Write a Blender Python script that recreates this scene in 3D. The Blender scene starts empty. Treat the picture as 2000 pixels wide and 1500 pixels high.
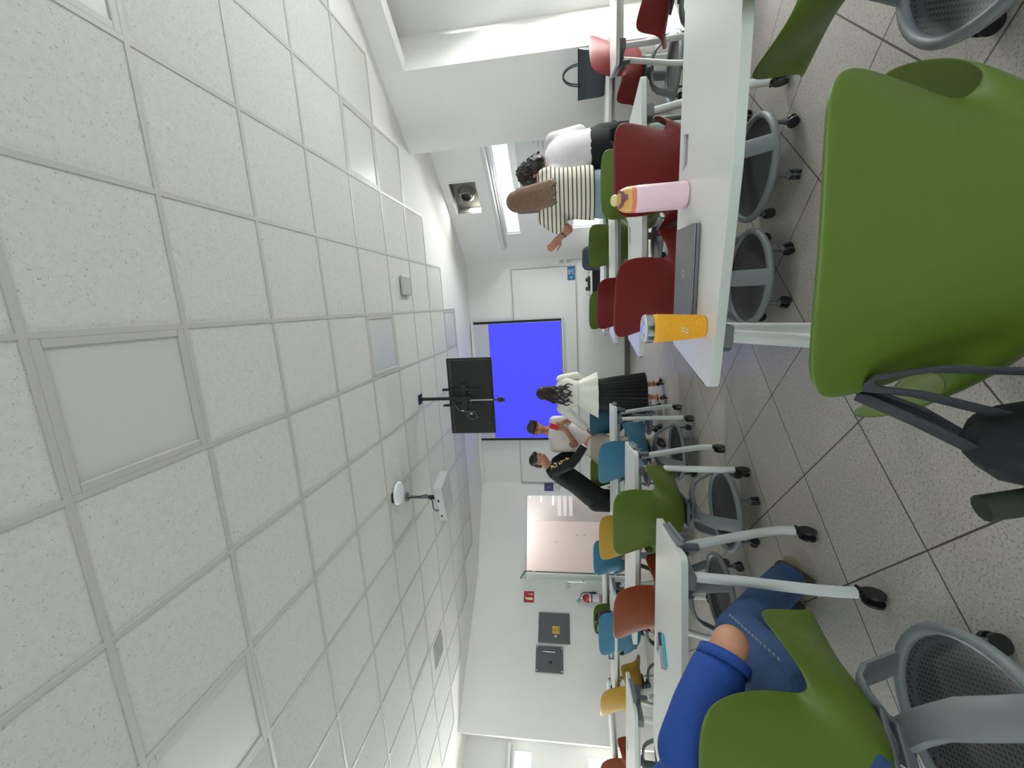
import bpy, bmesh, math, random
from mathutils import Vector, Matrix, Euler
random.seed(7)
SC = bpy.context.scene
COL = SC.collection
PI = math.pi
def V(*a): return Vector(a)
def R(d): return math.radians(d)

# ------------------------------------------------------------------ camera
H = 1.147                                  # eye height of the seated photographer
YAW, PIT, ROL = .1945, .1393, -.0269
ZC = 2.996                                 # ceiling
cy, sy, cp, sp = math.cos(YAW), math.sin(YAW), math.cos(PIT), math.sin(PIT)
fw = V(-sy*cp, cy*cp, sp); rt = V(cy, sy, 0); up = rt.cross(fw)
c_, s_ = math.cos(ROL), math.sin(ROL)
rt, up = c_*rt + s_*up, -s_*rt + c_*up
cam = bpy.data.cameras.new('camera'); cam.sensor_width = 36; cam.lens = 790.04/2000*36
cam.clip_start = .02; cam.clip_end = 100
camo = bpy.data.objects.new('camera', cam); COL.objects.link(camo)
m = Matrix(((-up.x, rt.x, -fw.x, 0), (-up.y, rt.y, -fw.y, 0), (-up.z, rt.z, -fw.z, H), (0, 0, 0, 1)))
camo.matrix_world = m                      # the phone was held upright, the picture is stored on its side
SC.camera = camo

# ------------------------------------------------------------------ world, light, exposure
SC.view_settings.view_transform = 'Standard'
SC.view_settings.look = 'None'
SC.view_settings.gamma = 1
SC.view_settings.use_curve_mapping = False
SC.view_settings.exposure = 0.78
SC.cycles.use_denoising = True
SC.cycles.max_bounces = 8
SC.cycles.diffuse_bounces = 5
SC.cycles.caustics_reflective = False
SC.cycles.caustics_refractive = False
SC.cycles.sample_clamp_indirect = 6
wd = bpy.data.worlds.new('sky'); SC.world = wd; wd.use_nodes = True
bg = wd.node_tree.nodes['Background']; bg.inputs[0].default_value = (.86, .94, 1, 1); bg.inputs[1].default_value = 2.2

def daylight(name, c, n, w, h, power, colour=(1, .97, .93)):
    """daylight entering through one window: an area light lying in the window opening, facing the room; the corridor fill uses it too"""
    l = bpy.data.lights.new(name, 'AREA'); l.shape = 'RECTANGLE'; l.size = w; l.size_y = h; l.energy = power; l.color = colour
    o = bpy.data.objects.new(name, l); COL.objects.link(o)
    o.location = c
    o.rotation_euler = Vector(n).to_track_quat('-Z', 'Z').to_euler()
    return o

# plan of the room, counter-clockwise (inside on the left of each wall)
DR = V(-.626, .780)                        # along the right-hand window wall
NR = V(-.780, -.626)                       # into the room from it
BAY2A, BAY2B = V(2.45, 5.66), V(.80, 7.73)
BAY1A, BAY1B = V(4.48, 3.12), V(2.99, 4.98)
LBA, LBB = V(-7.03, 5.34), V(-8.40, 3.43)
def along(a, b, s): d = (b-a).normalized(); return a + d*s
def win_light(a, b, s0, s1, z0, z1, power, off=.10, **k):
    d = (b-a).normalized(); n = V(-d.y, d.x); p = a + d*(s0+s1)/2 - n*off
    return daylight('window_daylight', (p.x, p.y, (z0+z1)/2), (n.x, n.y, 0), abs(s1-s0), z1-z0, power, **k)
WIN = []                                   # (wall start, wall end, s0, s1, z0, z1, power)
B2L = (BAY2B-BAY2A).length; B1L = (BAY1B-BAY1A).length; LBL = (LBB-LBA).length
WIN += [(BAY2A, BAY2B, .30, 2.02, 1.88, 2.14, 150), (BAY2A, BAY2B, .15, 2.00, .55, 1.02, 165),
        (BAY1A, BAY1B, .10, B1L-.28, 1.86, 2.26, 280), (BAY1A, BAY1B, .10, B1L-.28, .50, 1.02, 220),
        (LBA, LBB, .12, LBL-.12, 1.88, 2.20, 290), (LBA, LBB, .12, LBL-.12, .50, 1.02, 250)]
RW0, RW1 = V(5.5, -3.0), V(5.5, .66)
LW0, LW1 = V(-8.2, 2.5), V(-8.2, -3.0)
BK0, BK1 = V(-8.2, -3.0), V(5.5, -3.0)
WIN += [(RW0, RW1, .4, 3.2, .9, 2.3, 8), (LW0, LW1, .8, 4.6, .9, 2.3, 14),  # unseen side and back windows, put in for light from behind the camera
        (BK0, BK1, 1.5, 5.5, .9, 2.3, 14), (BK0, BK1, 8.0, 12.0, .9, 2.3, 14)]
for w in WIN: win_light(*w)
daylight('corridor_fill_light', (-5.3, 8.6, 2.9), (0, 0, -1), 1.6, 1.0, 30, colour=(1, .96, .93))  # unseen lamp, added to brighten the corridor beyond the door

# ------------------------------------------------------------------ materials
def lin(c):
    c = c/255
    return c/12.92 if c <= .04045 else ((c+.055)/1.055)**2.4
def rgb(r, g, b): return (lin(r), lin(g), lin(b), 1)
MATS = {}
def mat(name, col, rough=.5, metal=0, spec=.5, noise=0, nscale=40, bump=0, bscale=200, emit=0, coat=0, alpha=1):
    if name in MATS: return MATS[name]
    m = bpy.data.materials.new(name); m.use_nodes = True; nt = m.node_tree; b = nt.nodes['Principled BSDF']
    b.inputs['Roughness'].default_value = rough; b.inputs['Metallic'].default_value = metal
    b.inputs['Specular IOR Level'].default_value = spec; b.inputs['Coat Weight'].default_value = coat
    b.inputs['Base Color'].default_value = col
    tc = nt.nodes.new('ShaderNodeTexCoord')
    if noise:
        n = nt.nodes.new('ShaderNodeTexNoise'); n.inputs['Scale'].default_value = nscale; n.inputs['Detail'].default_value = 4
        nt.links.new(tc.outputs['Object'], n.inputs['Vector'])
        mx = nt.nodes.new('ShaderNodeMix'); mx.data_type = 'RGBA'
        mx.inputs[6].default_value = [x*(1-noise) for x in col[:3]]+[1]; mx.inputs[7].default_value = [min(1, x*(1+noise)) for x in col[:3]]+[1]
        nt.links.new(n.outputs['Fac'], mx.inputs[0]); nt.links.new(mx.outputs[2], b.inputs['Base Color'])
    if bump:
        n = nt.nodes.new('ShaderNodeTexNoise'); n.inputs['Scale'].default_value = bscale; n.inputs['Detail'].default_value = 3
        nt.links.new(tc.outputs['Object'], n.inputs['Vector'])
        bp = nt.nodes.new('ShaderNodeBump'); bp.inputs['Strength'].default_value = bump; bp.inputs['Distance'].default_value = .01
        nt.links.new(n.outputs['Fac'], bp.inputs['Height']); nt.links.new(bp.outputs[0], b.inputs['Normal'])
    if emit:
        b.inputs['Emission Color'].default_value = col; b.inputs['Emission Strength'].default_value = emit
    MATS[name] = m
    return m
def glass(name, tint=(.9, .97, .95, 1), gloss=.12):
    if name in MATS: return MATS[name]
    m = bpy.data.materials.new(name); m.use_nodes = True; nt = m.node_tree; nt.nodes.remove(nt.nodes['Principled BSDF'])
    t = nt.nodes.new('ShaderNodeBsdfTransparent'); t.inputs[0].default_value = tint
    g = nt.nodes.new('ShaderNodeBsdfGlossy'); g.inputs['Roughness'].default_value = .03
    x = nt.nodes.new('ShaderNodeMixShader'); x.inputs[0].default_value = gloss
    nt.links.new(t.outputs[0], x.inputs[1]); nt.links.new(g.outputs[0], x.inputs[2]); nt.links.new(x.outputs[0], nt.nodes['Material Output'].inputs[0])
    MATS[name] = m; return m
WALL = mat('white_wall_paint', rgb(226, 225, 222), .75, noise=.012, nscale=3, bump=.03, bscale=300)
GYPS = mat('white_plaster', rgb(224, 223, 219), .8, noise=.012, nscale=4)
TBAR = mat('ceiling_grid_metal', rgb(182, 181, 176), .5)
PANEL = mat('light_panel_diffuser', rgb(196, 198, 192), .35)
WHITE = mat('white_laminate', rgb(236, 237, 236), .28, spec=.5, noise=.01, nscale=60)
EDGE = mat('table_edge', rgb(206, 212, 206), .45)
LEGM = mat('white_powder_coat', rgb(214, 219, 216), .4)
GREYP = mat('grey_plastic', rgb(120, 126, 128), .5, noise=.03, nscale=20)
GREYD = mat('dark_grey_bracket', rgb(88, 93, 97), .45)
BLACK = mat('black_plastic', rgb(22, 23, 24), .45)
BLACKM = mat('black_metal', rgb(17, 17, 18), .5)
BROWN = mat('slot_brown', rgb(96, 78, 58), .6)
CHROME = mat('brushed_steel', rgb(190, 190, 190), .22, 1)
SILVER = mat('silver_plastic', rgb(186, 187, 188), .4)
SKIN = mat('skin', rgb(178, 128, 102), .55, noise=.04, nscale=12)
HAIRB = mat('black_hair', rgb(24, 20, 21), .45, noise=.3, nscale=50)
TEXTW = mat('print_white', rgb(230, 230, 226), .6)

def ceiling_tile_mat():
    m = bpy.data.materials.new('fissured_ceiling_tile'); m.use_nodes = True; nt = m.node_tree; b = nt.nodes['Principled BSDF']
    b.inputs['Roughness'].default_value = .9; b.inputs['Specular IOR Level'].default_value = .1
    tc = nt.nodes.new('ShaderNodeTexCoord')
    n1 = nt.nodes.new('ShaderNodeTexNoise'); n1.inputs['Scale'].default_value = 120; n1.inputs['Detail'].default_value = 2.5; n1.inputs['Distortion'].default_value = 1.1
    n2 = nt.nodes.new('ShaderNodeTexNoise'); n2.inputs['Scale'].default_value = 34; n2.inputs['Detail'].default_value = 3
    for n in (n1, n2): nt.links.new(tc.outputs['Object'], n.inputs['Vector'])
    r = nt.nodes.new('ShaderNodeValToRGB'); r.color_ramp.elements[0].position = .31; r.color_ramp.elements[1].position = .37
    r.color_ramp.elements[0].color = rgb(160, 160, 154); r.color_ramp.elements[1].color = rgb(206, 206, 200)
    nt.links.new(n1.outputs['Fac'], r.inputs[0])
    r2 = nt.nodes.new('ShaderNodeValToRGB'); r2.color_ramp.elements[0].position = .3; r2.color_ramp.elements[1].position = .7
    r2.color_ramp.elements[0].color = (.93, .93, .93, 1); r2.color_ramp.elements[1].color = (1, 1, 1, 1)
    nt.links.new(n2.outputs['Fac'], r2.inputs[0])
    mx = nt.nodes.new('ShaderNodeMix'); mx.data_type = 'RGBA'; mx.blend_type = 'MULTIPLY'; mx.inputs[0].default_value = 1
    nt.links.new(r.outputs[0], mx.inputs[6]); nt.links.new(r2.outputs[0], mx.inputs[7]); nt.links.new(mx.outputs[2], b.inputs['Base Color'])
    return m
TILE = ceiling_tile_mat()
def floor_mat():
    m = bpy.data.materials.new('terrazzo_floor_tile'); m.use_nodes = True; nt = m.node_tree; b = nt.nodes['Principled BSDF']
    b.inputs['Roughness'].default_value = .33; b.inputs['Specular IOR Level'].default_value = .45
    tc = nt.nodes.new('ShaderNodeTexCoord'); sx = nt.nodes.new('ShaderNodeSeparateXYZ')
    mp = nt.nodes.new('ShaderNodeMapping'); mp.vector_type = 'TEXTURE'
    mp.inputs['Location'].default_value = (-.583, 2.428, 0); mp.inputs['Rotation'].default_value = (0, 0, .8536); mp.inputs['Scale'].default_value = (.4947, .4947, 1)
    nt.links.new(tc.outputs['Object'], mp.inputs['Vector']); nt.links.new(mp.outputs[0], sx.inputs[0])
    def M(op, a, v=None):
        n = nt.nodes.new('ShaderNodeMath'); n.operation = op; nt.links.new(a, n.inputs[0])
        if v is not None:
            if isinstance(v, (int, float)): n.inputs[1].default_value = v
            else: nt.links.new(v, n.inputs[1])
        return n.outputs[0]
    def edge(o): return M('ABSOLUTE', M('SUBTRACT', M('FRACT', M('ADD', o, .5)), .5))
    g = M('LESS_THAN', M('MINIMUM', edge(sx.outputs[0]), edge(sx.outputs[1])), .0065)
    n1 = nt.nodes.new('ShaderNodeTexNoise'); n1.inputs['Scale'].default_value = 130; n1.inputs['Detail'].default_value = 2
    n2 = nt.nodes.new('ShaderNodeTexNoise'); n2.inputs['Scale'].default_value = 60; n2.inputs['Detail'].default_value = 3
    for n in (n1, n2): nt.links.new(tc.outputs['Object'], n.inputs['Vector'])
    r = nt.nodes.new('ShaderNodeValToRGB'); e = r.color_ramp.elements
    e[0].position = .33; e[0].color = rgb(150, 145, 137); e[1].position = .42; e[1].color = rgb(198, 193, 185)
    x = e.new(.62); x.color = rgb(202, 197, 189); x = e.new(.70); x.color = rgb(214, 210, 204)
    nt.links.new(n1.outputs['Fac'], r.inputs[0])
    mx = nt.nodes.new('ShaderNodeMix'); mx.data_type = 'RGBA'; mx.blend_type = 'MULTIPLY'; mx.inputs[0].default_value = .35
    nt.links.new(r.outputs[0], mx.inputs[6]); nt.links.new(n2.outputs['Fac'], mx.inputs[7])
    m2 = nt.nodes.new('ShaderNodeMix'); m2.data_type = 'RGBA'; m2.inputs[7].default_value = rgb(84, 76, 70)
    nt.links.new(g, m2.inputs[0]); nt.links.new(mx.outputs[2], m2.inputs[6]); nt.links.new(m2.outputs[2], b.inputs['Base Color'])
    return m
FLOOR = floor_mat()
def mesh_mat(name, col, hole, scale):
    """fine perforated / woven plastic"""
    m = bpy.data.materials.new(name); m.use_nodes = True; nt = m.node_tree; b = nt.nodes['Principled BSDF']; b.inputs['Roughness'].default_value = .6
    tc = nt.nodes.new('ShaderNodeTexCoord'); v = nt.nodes.new('ShaderNodeTexVoronoi'); v.inputs['Scale'].default_value = scale; v.inputs['Randomness'].default_value = 0
    nt.links.new(tc.outputs['Object'], v.inputs['Vector'])
    r = nt.nodes.new('ShaderNodeValToRGB'); r.color_ramp.elements[0].position = .3; r.color_ramp.elements[1].position = .36
    r.color_ramp.elements[0].color = hole; r.color_ramp.elements[1].color = col
    nt.links.new(v.outputs['Distance'], r.inputs[0]); nt.links.new(r.outputs[0], b.inputs['Base Color'])
    MATS[name] = m; return m
TRAYM = mesh_mat('perforated_tray', rgb(74, 75, 76), rgb(30, 31, 32), 75)
def stripe_mat(name, a, bcol, period, duty):
    m = bpy.data.materials.new(name); m.use_nodes = True; nt = m.node_tree; b = nt.nodes['Principled BSDF']; b.inputs['Roughness'].default_value = .85
    tc = nt.nodes.new('ShaderNodeTexCoord'); sx = nt.nodes.new('ShaderNodeSeparateXYZ'); nt.links.new(tc.outputs['Object'], sx.inputs[0])
    d = nt.nodes.new('ShaderNodeMath'); d.operation = 'DIVIDE'; d.inputs[1].default_value = period; nt.links.new(sx.outputs[2], d.inputs[0])
    f = nt.nodes.new('ShaderNodeMath'); f.operation = 'FRACT'; nt.links.new(d.outputs[0], f.inputs[0])
    l = nt.nodes.new('ShaderNodeMath'); l.operation = 'LESS_THAN'; l.inputs[1].default_value = duty; nt.links.new(f.outputs[0], l.inputs[0])
    mx = nt.nodes.new('ShaderNodeMix'); mx.data_type = 'RGBA'; mx.inputs[6].default_value = a; mx.inputs[7].default_value = bcol
    nt.links.new(l.outputs[0], mx.inputs[0]); nt.links.new(mx.outputs[2], b.inputs['Base Color'])
    return m

# ------------------------------------------------------------------ mesh helpers
class MB:
    def __init__(s): s.bm = bmesh.new()
    def box(s, c, size, rot=None, taper=None):
        M = Matrix.Translation(Vector(c)) @ ((rot if isinstance(rot, Matrix) else Euler(rot).to_matrix()).to_4x4() if rot is not None else Matrix.Identity(4)) @ Matrix.Diagonal((size[0], size[1], size[2], 1))
        bmesh.ops.create_cube(s.bm, size=1, matrix=M); return s
    def cone(s, p0, p1, r0, r1, n=16, caps=True):
        p0, p1 = Vector(p0), Vector(p1); d = p1-p0
        if d.length < 1e-6: return s
        M = Matrix.Translation((p0+p1)/2) @ d.to_track_quat('Z', 'Y').to_matrix().to_4x4()
        bmesh.ops.create_cone(s.bm, cap_ends=caps, segments=n, radius1=max(r0, 1e-4), radius2=max(r1, 1e-4), depth=d.length, matrix=M); return s
    def cyl(s, p0, p1, r, n=20): return s.cone(p0, p1, r, r, n)
    def ball(s, c, r, rot=None, n=16, m_=10):
        if isinstance(r, (int, float)): r = (r, r, r)
        M = Matrix.Translation(Vector(c)) @ ((rot.to_4x4()) if rot is not None else Matrix.Identity(4)) @ Matrix.Diagonal((r[0], r[1], r[2], 1))
        bmesh.ops.create_uvsphere(s.bm, u_segments=n, v_segments=m_, radius=1, matrix=M); return s
    def limb(s, pts, rad, n=14):
        pts = [Vector(p) for p in pts]
        for i, (p, r) in enumerate(zip(pts, rad)):
            s.ball(p, r, n=n, m_=8)
            if i: s.cone(pts[i-1], p, rad[i-1], r, n)
        return s
    def rings(s, rg, cap=True, closed=False):
        """skin a list of rings (each a list of points)"""
        vs = [[s.bm.verts.new(p) for p in r] for r in rg]; n = len(vs[0])
        for a, b in zip(vs, vs[1:]):
            for i in range(n): s.bm.faces.new((a[i], a[(i+1) % n], b[(i+1) % n], b[i]))
        if closed:
            a, b = vs[-1], vs[0]
            for i in range(n): s.bm.faces.new((a[i], a[(i+1) % n], b[(i+1) % n], b[i]))
        elif cap:
            s.bm.faces.new(vs[0][::-1]); s.bm.faces.new(vs[-1])
        return s
    def loft(s, secs, n=24, cap=True, fold=0, nf=8):
        """secs: (centre, x-axis, y-axis, rx, ry [, fold amount])"""
        rg = []
        for q in secs:
            c, ax, ay, rx, ry = q[:5]; f = q[5] if len(q) > 5 else 0
            ring = []
            for i in range(n):
                t = 2*PI*i/n; k = 1 + f*math.sin(nf*t)
                ring.append(Vector(c) + Vector(ax)*rx*k*math.cos(t) + Vector(ay)*ry*k*math.sin(t))
            rg.append(ring)
        return s.rings(rg, cap)
    def tube(s, pts, r, n=10, closed=False, flat=1, upv=None):
        pts = [Vector(p) for p in pts]; rg = []; N = len(pts)
        prev = None
        for i, p in enumerate(pts):
            a = pts[(i-1) % N] if (closed or i) else p; b = pts[(i+1) % N] if (closed or i < N-1) else p
            d = (b-a).normalized()
            u = Vector(upv) if upv is not None else (prev if prev is not None else (V(0, 0, 1) if abs(d.z) < .9 else V(1, 0, 0)))
            u = (u - d*u.dot(d)).normalized(); w = d.cross(u); prev = u
            rr = r[i] if isinstance(r, (list, tuple)) else r
            rg.append([p + u*rr*flat*math.cos(2*PI*k/n) + w*rr*math.sin(2*PI*k/n) for k in range(n)])
        return s.rings(rg, not closed, closed)
    def prism(s, poly, z0, z1):
        a = [s.bm.verts.new((p[0], p[1], z0)) for p in poly]; b = [s.bm.verts.new((p[0], p[1], z1)) for p in poly]; n = len(poly)
        s.bm.faces.new(a[::-1]); s.bm.faces.new(b)
        for i in range(n): s.bm.faces.new((a[i], a[(i+1) % n], b[(i+1) % n], b[i]))
        return s
    def quad(s, *p): s.bm.faces.new([s.bm.verts.new(q) for q in p]); return s
    def lathe(s, prof, n=32, c=(0, 0, 0)):
        rg = [[(c[0]+r*math.cos(2*PI*i/n), c[1]+r*math.sin(2*PI*i/n), c[2]+z) for i in range(n)] for r, z in prof]
        return s.rings(rg)
def obj(name, mb, material, parent=None, smooth=False, bevel=0, sub=0, solid=0, remesh=0, smoothit=0, loc=None, rot=None, angle=40, segs=2):
    me = bpy.data.meshes.new(name)
    bmesh.ops.recalc_face_normals(mb.bm, faces=mb.bm.faces)
    mb.bm.to_mesh(me); mb.bm.free()
    for mm in (material if isinstance(material, (list, tuple)) else [material]): me.materials.append(mm)
    o = bpy.data.objects.new(name, me); COL.objects.link(o)
    if parent: o.parent = parent
    if loc is not None: o.location = loc
    if rot is not None: o.rotation_euler = rot
    if remesh:
        md = o.modifiers.new('remesh', 'REMESH'); md.mode = 'VOXEL'; md.voxel_size = remesh; md.use_smooth_shade = True
        if smoothit:
            md = o.modifiers.new('smooth', 'SMOOTH'); md.iterations = smoothit; md.factor = .5
    if solid:
        md = o.modifiers.new('solid', 'SOLIDIFY'); md.thickness = solid; md.offset = 0
    if bevel:
        md = o.modifiers.new('bevel', 'BEVEL'); md.width = bevel; md.segments = segs; md.limit_method = 'ANGLE'; md.angle_limit = R(35)
    if sub:
        md = o.modifiers.new('sub', 'SUBSURF'); md.levels = sub; md.render_levels = sub
    if smooth or sub or remesh:
        me.shade_smooth()
        if smooth == 'auto':
            try: me.set_sharp_from_angle(angle=R(angle))
            except Exception: pass
    return o
def thing(name, label, cat, loc=(0, 0, 0), rotz=0, group=None):
    o = bpy.data.objects.new(name, None); COL.objects.link(o); o.empty_display_size = .05
    o.location = loc; o.rotation_euler = (0, 0, rotz); o['label'] = label; o['category'] = cat
    if group: o['group'] = group
    return o
def tag(o, label, cat, group=None, kind=None):
    o['label'] = label; o['category'] = cat
    if group: o['group'] = group
    if kind: o['kind'] = kind
    return o
def struct(o): o['kind'] = 'structure'; return o
def dup(root, loc, rotz, label, group=None):
    def cp(o, par):
        c = o.copy(); COL.objects.link(c); c.parent = par
        for ch in o.children: cp(ch, c)
        return c
    r = cp(root, None); r.location = loc; r.rotation_euler = (0, 0, rotz); r['label'] = label
    if group: r['group'] = group
    return r
def text_mesh(name, s, size, material, parent, M, depth=.0006, align='CENTER'):
    cu = bpy.data.curves.new(name, 'FONT'); cu.body = s; cu.size = size; cu.extrude = depth; cu.align_x = align; cu.align_y = 'CENTER'
    t = bpy.data.objects.new(name, cu); COL.objects.link(t)
    me = bpy.data.meshes.new_from_object(t.evaluated_get(bpy.context.evaluated_depsgraph_get()))
    bpy.data.objects.remove(t); bpy.data.curves.remove(cu)
    me.materials.clear(); me.materials.append(material)
    o = bpy.data.objects.new(name, me); COL.objects.link(o); o.parent = parent; o.matrix_local = M
    return o
def frame(p, ax, ay):
    """matrix with x along ax, y along ay"""
    ax, ay = Vector(ax).normalized(), Vector(ay).normalized(); az = ax.cross(ay)
    return Matrix(((ax.x, ay.x, az.x, p[0]), (ax.y, ay.y, az.y, p[1]), (ax.z, ay.z, az.z, p[2]), (0, 0, 0, 1)))

# ------------------------------------------------------------------ room shell
def wall(name, a, b, z0, z1, holes=(), t=.14, material=None):
    """wall from plan point a to b, room on its left, thickness outward, rectangular openings (s0, s1, z0, z1)"""
    a, b = V(a[0], a[1]), V(b[0], b[1]); L = (b-a).length; d = (b-a)/L; n = V(d.y, -d.x)
    ss = sorted({0, L} | {h[0] for h in holes} | {h[1] for h in holes}); zz = sorted({z0, z1} | {h[2] for h in holes} | {h[3] for h in holes})
    ss = [s for s in ss if 0 <= s <= L]; zz = [z for z in zz if z0 <= z <= z1]
    mb = MB(); vc = {}
    def vert(i, j, k):
        if (i, j, k) not in vc:
            p = a + d*ss[i] + n*(t if k else 0); vc[i, j, k] = mb.bm.verts.new((p.x, p.y, zz[j]))
        return vc[i, j, k]
    def solid(i, j):
        if not (0 <= i < len(ss)-1 and 0 <= j < len(zz)-1): return False
        s, z = (ss[i]+ss[i+1])/2, (zz[j]+zz[j+1])/2
        return not any(h[0] < s < h[1] and h[2] < z < h[3] for h in holes)
    for i in range(len(ss)-1):
        for j in range(len(zz)-1):
            if not solid(i, j): continue
            for k in (0, 1): mb.bm.faces.new((vert(i, j, k), vert(i+1, j, k), vert(i+1, j+1, k), vert(i, j+1, k)))
            if not solid(i-1, j): mb.bm.faces.new((vert(i, j, 0), vert(i, j+1, 0), vert(i, j+1, 1), vert(i, j, 1)))
            if not solid(i+1, j): mb.bm.faces.new((vert(i+1, j, 0), vert(i+1, j+1, 0), vert(i+1, j+1, 1), vert(i+1, j, 1)))
            if not solid(i, j-1): mb.bm.faces.new((vert(i, j, 0), vert(i+1, j, 0), vert(i+1, j, 1), vert(i, j, 1)))
            if not solid(i, j+1): mb.bm.faces.new((vert(i, j+1, 0), vert(i+1, j+1, 0), vert(i+1, j+1, 1), vert(i, j+1, 1)))
    return struct(obj(name, mb, material or WALL))
ZT = ZC + .02
def holes(a, b): return [w[2:6] for w in WIN if w[0] is a and w[1] is b]
C1, C2 = V(2.41, 4.52), V(1.87, 5.20)
D0, D1 = V(-3.60, 7.73), V(-5.10, 6.85)
L1_ = V(-6.46, 4.93)
wall('wall_back', BK0, BK1, 0, ZT, holes(BK0, BK1))
wall('wall_right', RW0, RW1, 0, ZT, holes(RW0, RW1))
wall('wall_right_pier', V(5.5, .66), V(3.90, 2.66), 0, ZT)
wall('wall_bay_near_side', V(3.90, 2.66), BAY1A, 0, ZT)
wall('wall_bay_near', BAY1A, BAY1B, 0, ZT, holes(BAY1A, BAY1B))
wall('wall_bay_near_return', BAY1B, C1, 0, ZT)
wall('wall_column', C1, C2, 0, ZT, t=.2)
wall('wall_bay_far_side', C2, BAY2A, 0, ZT)
VENT = (B2L-1.53, B2L-1.00, 2.46, 2.88)
VENT = ((V(1.84, 6.41)-BAY2A).length, (V(1.49, 6.84)-BAY2A).length, 2.46, 2.87)
wall('wall_bay_far', BAY2A, BAY2B, 0, ZT, holes(BAY2A, BAY2B)+[VENT])
wall('wall_front', BAY2B, D0, 0, ZT)
DL = (D1-D0).length
DOOR = (.25, 1.70, -.01, 2.06)
wall('wall_entrance', D0, D1, -.01, ZT, [DOOR])
wall('wall_left', D1, L1_, 0, ZT)
wall('wall_left_bay_side', L1_, LBA, 0, ZT)
wall('wall_left_bay', LBA, LBB, 0, ZT, holes(LBA, LBB))
wall('wall_left_bay_return', LBB, V(-7.83, 3.02), 0, ZT)
wall('wall_left_pier', V(-7.83, 3.02), LW0, 0, ZT)
wall('wall_left_near', LW0, LW1, 0, ZT, holes(LW0, LW1))
# beam over the near window bay
bm_ = MB(); p0, p1 = V(2.41, 4.52), V(3.90, 2.66)
bm_.prism([p0, p1, p1-NR*.16, p0-NR*.16], 2.74, ZC-.001)
struct(obj('trim_1', bm_, GYPS))
# beam at the head of the front wall
bm_ = MB(); bm_.box((-2.2, 7.70, 2.963), (2.8, .06, .064))
struct(obj('trim_2', bm_, GYPS))
# floor
mb = MB(); mb.prism([(-9.5, -3.3), (6, -3.3), (6, 9.8), (-9.5, 9.8)], -.08, 0)
struct(obj('floor', mb, FLOOR))
# ceiling: tiles field with stepped edge inside a plain plaster border
T = .61
def gx(n): return (n-.0248)*T
def gy(i): return (i+1.8943)*T
ROWS = {8: (-7, 0), 7: (-8, 1), 6: (-9, 2), 5: (-10, 3), 4: (-10, 4), 3: (-11, 5), 2: (-11, 6), 1: (-12, 6), 0: (-12, 7), -1: (-12, 8), -2: (-12, 8), -3: (-12, 8), -4: (-12, 8)}
LIGHTS = [(n, r) for r in (0, 4, 8, -4) for n in (-4, -1, 2, -7) if ROWS[r][0] <= n < ROWS[r][1]]
mb = MB(); cells = set()
for r, (a, b) in ROWS.items():
    for n in range(a, b):
        cells.add((n, r))
        if (n, r) in LIGHTS: continue
        mb.quad((gx(n), gy(r), ZC), (gx(n+1), gy(r), ZC), (gx(n+1), gy(r+1), ZC), (gx(n), gy(r+1), ZC))
tiles_bm = mb
# plaster plane above and around (fills the border cell by cell so that nothing doubles up)
NX = range(-17, 12); NYR = range(-9, 16)
gb = MB()
for n in NX:
    for r in NYR:
        if (n, r) in cells: continue
        gb.quad((gx(n), gy(r), ZC), (gx(n+1), gy(r), ZC), (gx(n+1), gy(r+1), ZC), (gx(n), gy(r+1), ZC))
bmesh.ops.remove_doubles(gb.bm, verts=gb.bm.verts, dist=.0005)
struct(obj('ceiling', gb, GYPS))
struct(obj('ceiling_2', tiles_bm, TILE))
tb = MB()
for (n, r) in cells:                                     # T-bars, one bar per cell side
    for (dn, dr) in ((0, 0), (1, 0)):
        if dn == 0 or (n+1, r) not in cells: tb.box((gx(n+dn), gy(r)+T/2, ZC-.002), (.024, T, .005))
    for dr in (0, 1):
        if dr == 0 or (n, r+1) not in cells: tb.box((gx(n)+T/2, gy(r+dr), ZC-.002), (T-.024, .024, .005))
struct(obj('trim_3', tb, TBAR))
LAB = {(-1, 0): 'square ceiling light panel directly before the big speckled tiles, nearest the camera', (2, 0): 'ceiling light panel cut by the picture edge, nearest the column side',
       (-4, 0): 'large ceiling light panel over the blue shirted person', (-1, 4): 'ceiling light panel close in front of the hanging screen pole', (2, 4): 'bright ceiling light panel near the window wall',
       (-4, 4): 'ceiling light panel beside the hanging projector and white disc', (-1, 8): 'ceiling light panel tinted blue above the projection screen', (-4, 8): 'ceiling light panel at the front, nearest the glass door',
       (-7, 8): 'ceiling light panel in the last row, over the left wall', (-7, 4): 'ceiling light panel beside the square ceiling vent', (-7, 0): 'ceiling light panel far over the left side tables'}
for (n, r) in LIGHTS:
    x, y = gx(n)+T/2, gy(r)+T/2
    t = thing('ceiling_light', LAB.get((n, r), 'flat ceiling light panel behind the photographer'), 'ceiling light', (x, y, ZC), 0, 'ceiling light panels out of the picture' if (n, r) not in LAB else 'ceiling light panels')
    f = MB(); q = T/2-.011
    for sx_, sy_, w, d in ((0, 1, 2*q, .035), (0, -1, 2*q, .035), (1, 0, .035, 2*q-.07), (-1, 0, .035, 2*q-.07)):
        f.box((sx_*(q-.0175), sy_*(q-.0175), .002), (w, d, .012))
    obj('frame', f, TBAR, t, bevel=.003)
    f = MB(); f.box((0, 0, .008), (2*q-.068, 2*q-.068, .008)); obj('diffuser', f, PANEL, t)

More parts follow.
